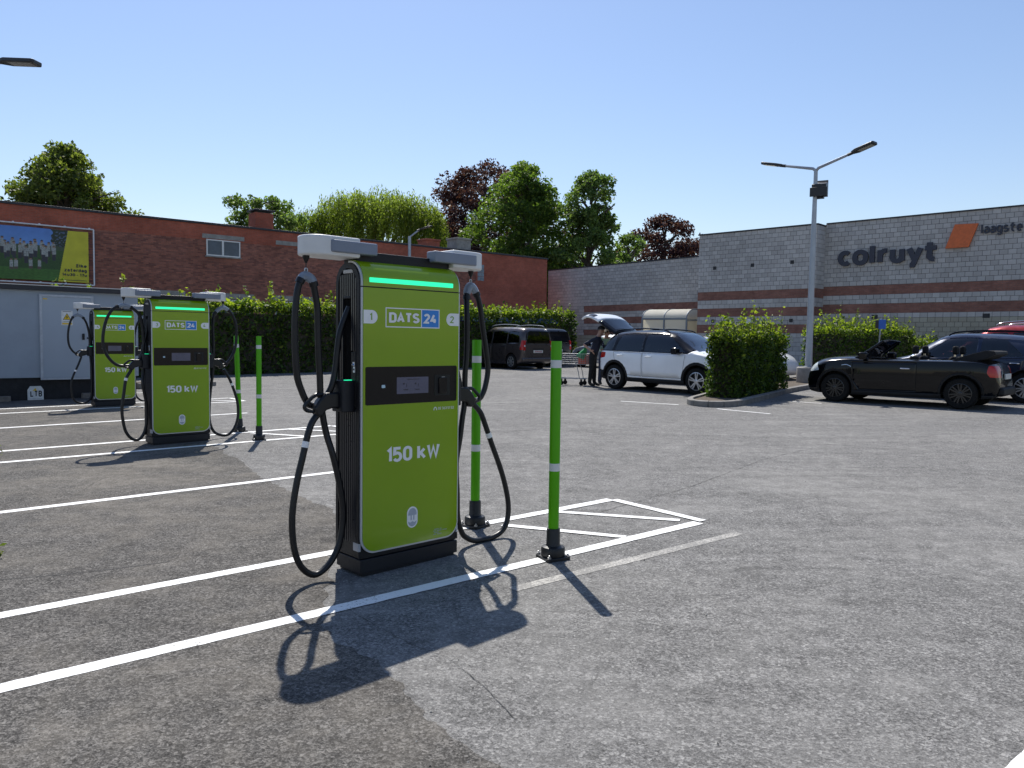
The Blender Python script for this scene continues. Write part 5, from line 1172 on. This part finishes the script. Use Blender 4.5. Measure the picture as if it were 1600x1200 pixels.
CABLES = {
 0: ([(-0.388, 1.638), (-0.432, 1.493), (-0.453, 1.366), (-0.466, 1.262), (-0.492, 1.155), (-0.544, 1.068), (-0.616, 1.049), (-0.649, 1.081), (-0.678, 1.142), (-0.706, 1.232), (-0.718, 1.403), (-0.718, 1.551), (-0.709, 1.673), (-0.689, 1.766), (-0.656, 1.808), (-0.619, 1.785), (-0.603, 1.722), (-0.586, 1.63), (-0.582, 1.491), (-0.578, 1.366), (-0.57, 1.23), (-0.565, 1.111), (-0.553, 1.004), (-0.527, 0.879), (-0.501, 0.749), (-0.455, 0.568), (-0.43, 0.407), (-0.441, 0.262), (-0.478, 0.151), (-0.544, 0.072), (-0.625, 0.042), (-0.7, 0.095), (-0.745, 0.187), (-0.765, 0.316), (-0.761, 0.455), (-0.732, 0.613), (-0.695, 0.748), (-0.662, 0.87), (-0.629, 0.951), (-0.582, 1.005)],
     [(0.39, 1.63), (.43, 1.48), (.47, 1.28), (.53, 1.09), (0.627, 1.029), (0.692, 1.027), (0.728, 1.052), (0.763, 1.12), (0.786, 1.243), (0.765, 1.38), (0.732, 1.538), (0.706, 1.677), (0.669, 1.773), (0.615, 1.824), (0.581, 1.769), (0.566, 1.605), (0.568, 1.463), (0.564, 1.322), (0.554, 1.211), (0.551, 1.01), (0.535, 0.913), (0.514, 0.767), (0.482, 0.592), (0.467, 0.392), (0.475, 0.22), (0.511, 0.115), (0.552, 0.07), (0.624, 0.035), (0.715, 0.027), (0.807, 0.03), (0.895, 0.06), (0.945, 0.13), (0.955, 0.24), (0.926, 0.381), (0.873, 0.529), (0.795, 0.699), (0.744, 0.818), (0.688, 0.936), (0.622, 1.0)]),
 1: ([(-0.36, 1.65), (-0.39, 1.484), (-0.43, 1.316), (-0.47, 1.148), (-0.563, 1.058), (-0.641, 1.042), (-0.741, 1.052), (-0.83, 1.126), (-0.896, 1.256), (-0.908, 1.418), (-0.868, 1.621), (-0.791, 1.762), (-0.70, 1.812), (-0.638, 1.816), (-0.561, 1.787), (-0.484, 1.715), (-0.446, 1.591), (-0.43, 1.425), (-0.43, 1.148), (-0.438, 0.972), (-0.456, 0.813), (-0.434, 0.669), (-0.41, 0.507), (-0.41, 0.329), (-0.442, 0.17), (-0.505, 0.083), (-0.592, 0.09), (-0.668, 0.188), (-0.704, 0.348), (-0.71, 0.506), (-0.684, 0.695), (-0.656, 0.868), (-0.60, 0.97), (-0.582, 1.01)],
     [(.39, 1.65), (.41, 1.48), (.44, 1.28), (.5, 1.1), (0.61, 1.043), (0.674, 1.052), (0.748, 1.132), (0.814, 1.277), (0.835, 1.532), (0.789, 1.721), (0.707, 1.817), (0.616, 1.84), (0.516, 1.757), (0.487, 1.587), (0.494, 1.339), (0.482, 0.965), (0.444, 0.653), (0.415, 0.422), (0.423, 0.234), (0.484, 0.104), (0.593, 0.051), (0.694, 0.061), (0.779, 0.156), (0.827, 0.318), (0.819, 0.511), (0.764, 0.705), (0.709, 0.843), (0.632, 0.98)]),
 2: ([(-0.36, 1.6), (-0.385, 1.40), (-0.425, 1.15), (-0.495, 1.043), (-0.597, 1.031), (-0.697, 1.081), (-0.773, 1.206), (-0.793, 1.392), (-0.767, 1.603), (-0.706, 1.757), (-0.62, 1.81), (-0.54, 1.77), (-0.474, 1.66), (-0.431, 1.485), (-0.419, 1.321), (-0.422, 1.144), (-0.41, 0.979), (-0.40, 0.699), (-0.40, 0.431), (-0.415, 0.215), (-0.474, 0.117), (-0.578, 0.072), (-0.702, 0.128), (-0.756, 0.256), (-0.763, 0.481), (-0.716, 0.643), (-0.634, 0.83), (-0.574, 0.99)], None),
}
CABLES[2] = (CABLES[2][0], [(-x, z) for x, z in CABLES[2][0]])
DEP = .28
def arch(r, w0, w1, zt, z0, n=10):
    """side profile (y, z) of the cabinet: straight up, rounded over the top, down again"""
    out = [(w0, z0)]
    for i in range(n + 1):
        t = R(90) * i / n; out.append((w0 + r - r * math.cos(t), zt - r + r * math.sin(t)))
    for i in range(n + 1):
        t = R(90) * i / n; out.append((w1 - r + r * math.sin(t), zt - r + r * math.cos(t)))
    return out + [(w1, z0)]
def profile_panel(z0, z1, hw, y_off, rb=0., r=.13, zt=1.918, y_end=None):
    """front skin following the cabinet profile between heights z0 and z1 (z1=None: on over the top)"""
    pts = []
    n = 60 if rb else 4
    zs = [z0 + (min(z1 or 1.79, zt - r) - z0) * i / n for i in range(n + 1)]
    if rb: zs = sorted(set(zs + [z0 + rb * (1 - math.cos(R(90) * i / 10)) for i in range(11)]))
    for z in zs:
        hwz = hw
        if rb and z < z0 + rb: d = (z0 + rb - z) / rb; hwz = hw - rb * (1 - math.sqrt(max(0, 1 - d * d)))
        pts.append((y_off, z, hwz, (0, -1)))
    if z1 is None:
        for i in range(1, 13):
            t = R(90) * i / 12; nx, nz = -math.cos(t), math.sin(t)
            pts.append((r + y_off * 1 - r * math.cos(t), zt - r + r * math.sin(t), hw, (nx, nz)))
        pts.append((y_end or .15, zt + 0 * y_off, hw, (0, 1)))
    return pts
def panel_mesh(pts, thick, name, mat, parent):
    mb = MB(); vs = []; fs = []
    for y, z, hw, (ny, nz) in pts:
        vs += [(-hw, y, z), (hw, y, z), (hw, y - ny * thick if nz == 0 else y - ny * thick, z - nz * thick), (-hw, y - ny * thick, z - nz * thick)]
    for i, p in enumerate(vs):
        pass
    # first normal sign: outward is -Y, thickness goes inward
    out = []
    for (y, z, hw, (a, b)) in pts:
        oy, oz = (0, -1) if (a, b) == (0, -1) else (a, b)
        if (a, b) == (0, -1): oy, oz = -1, 0
        out += [(-hw, y, z), (hw, y, z), (hw, y - oy * thick, z - oz * thick), (-hw, y - oy * thick, z - oz * thick)]
    m = len(pts)
    for i in range(m - 1):
        a, b = 4 * i, 4 * i + 4
        fs += [(a, a + 1, b + 1, b), (a + 2, a + 3, b + 3, b + 2), (a + 1, a + 2, b + 2, b + 1), (a + 3, a, b, b + 3)]
    fs += [(0, 1, 2, 3), (4 * m - 4, 4 * m - 3, 4 * m - 2, 4 * m - 1)]
    return mb.add(out, fs).build(name, mat, parent)

def make_charger(k, loc, label):
    t = thing('charging_station', label, 'ev charger', (loc[0], loc[1], gz(*loc)), R(43.5), 'fast chargers in a row')
    mb = MB(); mb.box(-.36, .36, .015, DEP - .01, 0, .03); mb.box(-.378, .378, .004, DEP, .022, .104)
    mb.build('plinth', M_PLINTH, t, bevel=.003)
    body = MB(); body.prism(arch(.125, .014, DEP - .002, 1.905, .108), 'x', -.372, .372); body.build('cabinet', M_BLACK, t, bevel=.003)
    # front skins
    panel_mesh(profile_panel(.137, 1.755, .378, .002, .10), .012, 'panel_trim', M_SILVER, t)
    panel_mesh(profile_panel(1.762, None, .378, .002), .012, 'top_trim', M_SILVER, t)
    fp = panel_mesh(profile_panel(.149, 1.755, .366, -.0035, .09), .010, 'front_panel', M_GREEN, t)
    tp = panel_mesh(profile_panel(1.7625, None, .366, -.0035, 0, .13, 1.9235), .010, 'top_panel', M_GREEN, t)
    F = -.0035
    MB().prism(rrect(-.325, .315, 1.787, 1.815, .004), 'y', F - .0015, F + .002).build('light_strip', M_LED, t)
    sc = MB().prism(rrect(-.352, .352, 1.047, 1.279, .012), 'y', F - .003, F + .002).build('screen_panel', M_GLOSSB, t, bevel=.001)
    d = plate(rrect(-.127, .117, 1.108, 1.212, .003), F - .003, M_DISP, sc, 'display')
    for x in (-.06, .03):
        plate(rrect(x - .016, x + .018, 1.13, 1.136, .001), F - .004, M_DISPI, sc, 'display_icon')
        plate(rrect(x - .02, x - .008, 1.166, 1.176, .002), F - .004, M_DISPI, sc, 'display_icon')
        plate(rrect(x + .006, x + .009, 1.15, 1.172, .001), F - .004, M_DISPI, sc, 'display_icon')
    plate(rrect(-.05, .045, 1.196, 1.2, .001), F - .004, M_DISPI, sc, 'display_icon')
    rd = MB().prism(rrect(.165, .292, 1.088, 1.222, .006), 'y', F - .005, F - .003).build('card_reader', M_BLACK, t)
    MB().prism(rrect(.198, .262, 1.1, 1.205, .006), 'y', F - .016, F - .004).build('card_terminal', M_GLOSSB, rd, bevel=.003)
    plate(rrect(.215, .24, 1.2065, 1.209, .0008), F - .0165, M_SILVER, rd, 'terminal_edge', .0006)
    plate(rrect(-.238, -.212, 1.149, 1.168, .004), F - .003, pm('icon_pale', (.45, .62, .70), .4), sc, 'contactless_icon')
    plate(rrect(-.215, -.206, 1.163, 1.172, .002), F - .0032, M_DISPI, sc, 'contactless_icon')
    # number tabs
    na, nb = str(2 * k + 1), str(2 * k + 2)
    ta = plate(rrect(-.366, -.268, 1.54, 1.621, .04, 8, (1, 0, 0, 1)), F, M_WHITE, t, 'number_tab')
    tb = plate(rrect(.262, .366, 1.54, 1.621, .04, 8, (0, 1, 1, 0)), F, M_WHITE, t, 'number_tab')
    wn_ = .022 if k == 0 else .03
    text(na, -.324, -.324 + (.018 if na == '1' else .03), 1.558, 1.603, F - .001, M_NUM, ta, 'number')
    text(nb, .292, .325, 1.558, 1.603, F - .001, M_NUM, tb, 'number')
    # brand box
    lg = thing_part('logo', t)
    x0, x1, z0, z1, xd, e = -.21, .205, 1.52, 1.641, .058, .0065
    mb = MB()
    for a in ((x0, x1, z1 - e, z1), (x0, x1, z0, z0 + e), (x0, x0 + e, z0 + e, z1 - e), (x1 - e, x1, z0 + e, z1 - e), (xd, xd + e, z0 + e, z1 - e)):
        mb.box(a[0], a[1], F - .001, F, a[2], a[3])
    mb.build('logo_frame', M_WHITE, lg, smooth=False)
    plate([(xd + e, z0 + e), (x1 - e, z0 + e), (x1 - e, z1 - e), (xd + e, z1 - e)], F, M_BLUE, lg, 'logo_field')
    text('DATS', -.186, .045, 1.549, 1.612, F - .0012, M_WHITE, lg, 'letter', .27, gap=.03)
    text('24', .078, .183, 1.549, 1.612, F - .0015, M_WHITE, lg, 'letter', .27, gap=.03)
    text('150 kW', -.2, .215, .684, .778, F - .0005, M_WHITE, fp, 'letter', .23, gap=.06)
    text('02 363 51 52', .2, .33, .995, 1.012, F - .0005, M_WHITE, fp, sw=.15, joined=True)
    mb = MB(); mb.prism([(.165 + .012 + .012 * math.cos(R(a)), 1.0 + .014 * math.sin(R(a))) for a in range(0, 181, 20)] + [(.165 + .012 + .007 * math.cos(R(a)), 1.0 + .008 * math.sin(R(a))) for a in range(180, -1, -20)], 'y', F - .001, F)
    mb.box(.163, .169, F - .001, F, .992, 1.002); mb.box(.185, .191, F - .001, F, .992, 1.002); mb.build('headset_icon', M_WHITE, fp, smooth=False)
    mbp = MB()
    for i, (zz, x1_) in enumerate(((.207, .243), (.196, .284), (.185, .228), (.174, .25))):
        for j in range(int((x1_ - .17) / .0075)):
            xx = .17 + j * .0075
            if (j * 7 + i * 3) % 6: mbp.box(xx, xx + .0055, F - .001, F, zz, zz + .0045)
    tag(mbp.build('small_print', M_EMB, fp, smooth=False), kind='stuff')
    # emblem: a pill with a plug-like face
    em = plate(rrect(-.041, .041, .25, .386, .041, 10), F, M_WHITE, t, 'emblem')
    cap = [(.032 * math.cos(R(a)), .339 + .037 * math.sin(R(a))) for a in range(0, 181, 12)]
    plate(cap + [(-.032, .331), (.032, .331)][:2], F - .001, M_EMB, em, 'emblem_mark')
    for x in (-.014, .007): plate([(x, .3), (x + .008, .3), (x + .008, .332), (x, .332)], F - .0012, M_EMB, em, 'emblem_mark')
    sm = [(.032 * math.cos(R(a)), .293 + .034 * math.sin(R(a))) for a in range(180, 361, 12)]
    plate(sm + [(.018, .284), (0, .291), (-.018, .284)], F - .001, M_EMB, em, 'emblem_mark')
    # sides
    for sx in (-1, 1):
        X0, X1 = .372, .386
        def bx(mb, xa, xb, *a): mb.box(min(sx * xa, sx * xb), max(sx * xa, sx * xb), *a)
        fr = MB(); o1 = arch(.125, .014, DEP - .002, 1.905, .112, 12); o2 = arch(.10, .042, DEP - .03, 1.872, .14, 12)
        n = len(o1); vs = [(sx * X0, *p) for p in o1] + [(sx * X0, *p) for p in o2] + [(sx * X1, *p) for p in o1] + [(sx * X1, *p) for p in o2]
        fs = []
        for i in range(n - 1): fs += [(2 * n + i, 2 * n + i + 1, 3 * n + i + 1, 3 * n + i), (i, i + 1, 2 * n + i + 1, 2 * n + i), (n + i, n + i + 1, 3 * n + i + 1, 3 * n + i)]
        fs += [(2 * n, 3 * n, n, 0), (3 * n - 1, 4 * n - 1, 2 * n - 1, n - 1)]
        fr.add(vs, fs); fr.build('side_frame', M_BLACK, t)
        fins = MB()
        for i in range(9):
            y = .052 + i * .0215
            top = 1.872 - .10 + math.sqrt(max(0, .10 ** 2 - max(0, .142 - y, y - (DEP - .13)) ** 2)) if (y < .142 or y > DEP - .13) else 1.872
            top -= .004
            if .10 < y < .205: top = min(top, 1.835)
            if .105 < y < .2: bx(fins, X0 - .002, X1 - .002, y, y + .0105, .2, 1.0); bx(fins, X0 - .002, X1 - .002, y, y + .0105, 1.70, top)
            elif .05 < y <= .105: bx(fins, X0 - .002, X1 - .002, y, y + .0105, .2, 1.02); bx(fins, X0 - .002, X1 - .002, y, y + .0105, 1.375, top)
            else: bx(fins, X0 - .002, X1 - .002, y, y + .0105, .2, top)
        tag(fins.build('cooling_fins', M_FIN, t, smooth=False), kind='stuff')
        lp = MB(); bx(lp, X0 + .003, X1 - .001, .09, .2, 1.842, 1.866); lp.build('side_lens', M_LENS, t, bevel=.008)
        sp = MB(); bx(sp, X0 + .001, X1 - .003, .055, .106, 1.03, 1.365); spo = sp.build('service_plate', M_BLACK, t, bevel=.002)
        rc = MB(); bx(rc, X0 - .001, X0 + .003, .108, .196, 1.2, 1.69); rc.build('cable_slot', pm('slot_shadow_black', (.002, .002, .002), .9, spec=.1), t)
        rl = MB(); bx(rl, X0, X1, .112, .192, 1.69, 1.704); rl.build('slot_rim', M_LENS if 0 else M_PLINTH, t, bevel=.003)
        for (ya, yb, za, zb_, m) in ((.066, .087, 1.285, 1.307, M_WHITE), (.062, .082, 1.243, 1.28, M_WHITE), (.095, .1, 1.287, 1.292, M_SILVER)):
            st = MB(); bx(st, X1 - .003, X1 - .0015, ya, yb, za, zb_); st.build('sticker', m, spo, smooth=False)
        st = MB(); bx(st, X1 - .002, X1, .066 + .004, .083, 1.289, 1.297); st.build('sticker_mark', M_BLUE, spo, smooth=False)
        st = MB(); st.lathe([(.006, 0), (.006, .002)], 12, Matrix.Translation((sx * (X1 - .001) - .001, .072, 1.262)) @ Matrix.Rotation(R(90), 4, 'Y')); st.build('sticker_mark', M_BLACK, spo)
        st = MB(); bx(st, X0, X1 + .0015, .012, .072, .158, .206); st.build('rating_label', M_LENS, t, smooth=False)
        # holster and plugged-in connector
        hp = [(sx * x, y) for x, y in rrect(.37, .462, .068, .205, .02, 4)]
        ho = MB().prism(hp, 'z', 1.005, 1.195).build('holster', M_PLINTH, t, bevel=.006)
        MB().prism([(sx * x, y) for x, y in rrect(.385, .43, .088, .118, .006)], 'z', 1.193, 1.199).build('holster_light', M_LED, ho, smooth=False)
        yc = .137
        gp = [(.455, 1.125), (.55, 1.125), (.595, 1.08), (.625, 1.035), (.61, .99), (.575, .982), (.545, 1.02), (.505, 1.03), (.455, 1.025)]
        gn = MB().prism([(sx * x, z) for x, z in gp], 'y', yc - .03, yc + .03).build('connector', M_RUBBER, t, bevel=.012, seg=3)
        gd = MB().tube([(p[0], yc, p[2]) for p in spline([(sx * x, 0, z) for x, z in ((.53, 1.112), (.60, 1.113), (.645, 1.083), (.676, 1.05), (.664, 1.026), (.63, 1.018), (.6, 1.022))], 4)], .0125, 8)
        gd.build('connector_handle', M_RUBBER, gn)
        # cable
        cp = CABLES[k][0 if sx < 0 else 1]
        yy = []
        N = len(cp)
        for i, (x, z) in enumerate(cp):
            f = i / (N - 1); yo = .14
            if f < .12: yo = .15
            elif f < .38: yo = .172
            elif f < .6: yo = .15
            else: yo = .118 + .02 * max(0, (f - .85) / .15)
            yy.append((x, yo, z))
        if sx < 0: yy[0] = (-.37, .15, yy[0][2])
        else: yy[0] = (.37, .15, yy[0][2])
        path = spline(yy, 5)
        cb = MB().tube(path, .0195, 12).build('charging_cable', M_RUBBER, t)
        # apex of the hanging loop
        ai = max(range(int(len(path) * .2), int(len(path) * .6)), key=lambda i: path[i].z); ap = path[ai]
        cl = path[ai - 4: ai + 6]
        MB().tube(cl, [.026 + .004 * math.sin(math.pi * i / (len(cl) - 1)) for i in range(len(cl))], 10).build('cable_clamp', M_CLAMP, cb)
        for j in (ai - 5, ai + 6):
            d = (path[j + 1] - path[j - 1]).normalized()
            MB().tube([path[j] - d * .014, path[j] + d * .014], .027, 12).build('clamp_ring', M_RUBBER, cb)
        li = int(len(path) * .935); d = (path[li + 1] - path[li - 1]).normalized()
        MB().tube([path[li] - d * .018, path[li] + d * .018], .0205, 12).build('cable_label', M_WHITE, cb)
        # retractor arm
        ax = ap.x; ra = thing_part('retractor_arm', t)
        bp = rrect(.355, .69 if sx < 0 else .665, .045, .275, .11, 8, (1, 0, 0, 1))
        MB().prism([(sx * x, y) for x, y in bp], 'z', 1.928, 2.045).build('retractor_box', M_ARMW, ra, bevel=.012, seg=3)
        ag = rrect(.245 if sx < 0 else .19, .56, .028, .12, .03, 4, (1, 0, 0, 1))
        MB().prism([(sx * x, y) for x, y in ag], 'z', 1.95, 2.022).build('swing_arm', M_ARMG, ra, bevel=.008)
        mb = MB(); mb.lathe([(.02, 1.932), (.02, 1.915), (.008, 1.89), (.006, 1.885)], 12, Matrix.Translation((ax, ap.y, 0))); mb.build('cord_stop', M_RUBBER, ra)
        mb = MB(); mb.tube([(ax, ap.y, 1.9), (ax, ap.y, ap.z + .02)], .0035, 6); mb.build('cord', M_RUBBER, ra)
        MB().tube([(ax + .009 * math.cos(R(a)), ap.y, ap.z + .036 + .011 * math.sin(R(a))) for a in range(0, 360, 40)], .004, 6, closed=True).build('cord_shackle', M_SILVER, ra)
    br = MB(); br.prism(rrect(-.36, .36, .085, .24, .02), 'z', 1.905, 1.975); br.build('arm_bridge', M_BLACK, t, bevel=.006)
    return t
make_charger(0, CH[0], 'tall green charging station with tabs 1 and 2, beside two upright green posts')
make_charger(1, CH[1], 'green charging station with tabs 3 and 4, in the middle of the row')
make_charger(2, CH[2], 'green charging station with tabs 5 and 6, in front of the grey cabin door')

# ------------------------------------------------------------------ bollards
M_BG = pm('green_flex_post', (.085, .37, .002), .34, spec=.25, var=.06, scale=4)
M_REF = pm('white_reflective_band', (.66, .66, .64), .35, var=.06, bump=.2, bscale=300)
M_BB = pm('black_rubber_foot', (.008, .008, .009), .5, bump=.1)
M_BOLT = pm('bolt_steel', (.4, .4, .4), .35, metal=.9)
def bollard(x, y, label, rz, lean=(0, 0)):
    t = thing('flexible_post', label, 'bollard', (x, y, gz(x, y) + .006), rz, 'green posts guarding the chargers')
    t.rotation_euler = (lean[0], lean[1], rz)
    MB().lathe([(.034, .16), (.0355, .162), (.0355, 1.425), (.034, 1.432), (.034, 1.434)], 24).build('tube', M_BG, t)
    for z in (.605, 1.285): MB().lathe([(.0352, z - .026), (.0362, z - .025), (.0362, z + .025), (.0352, z + .026)], 24).build('reflective_band', M_REF, t)
    MB().prism(rrect(-.088, .088, -.088, .088, .02), 'z', -.006, .014).build('base_plate', M_BB, t, bevel=.003)
    MB().lathe([(.078, .012), (.08, .02), (.08, .062), (.074, .074), (.05, .082), (.046, .09), (.0445, .19), (.042, .196), (.036, .197)], 28).build('foot', M_BB, t)
    for a in range(4):
        c = (.073 * math.cos(R(45 + 90 * a)) * 1.36, .073 * math.sin(R(45 + 90 * a)) * 1.36)
        MB().lathe([(.013, .013), (.013, .026), (.006, .027), (.006, .036), (.004, .037)], 8, Matrix.Translation((*c, 0))).build('bolt', M_BOLT, t)
bollard(.288, 5.032, 'straight green post with two white bands standing on the outer white bay line', .5)
bollard(-.272, 5.873, 'green post half hidden behind the cable of the charger with tab 2', .9)
bollard(-3.488, 10.565, 'upright green post standing in front of the long hedge', .4)
bollard(-4.066, 11.448, 'green post leaning slightly, seen behind the cable loop of charger tab 4', .8, (R(-.3), R(-2)))
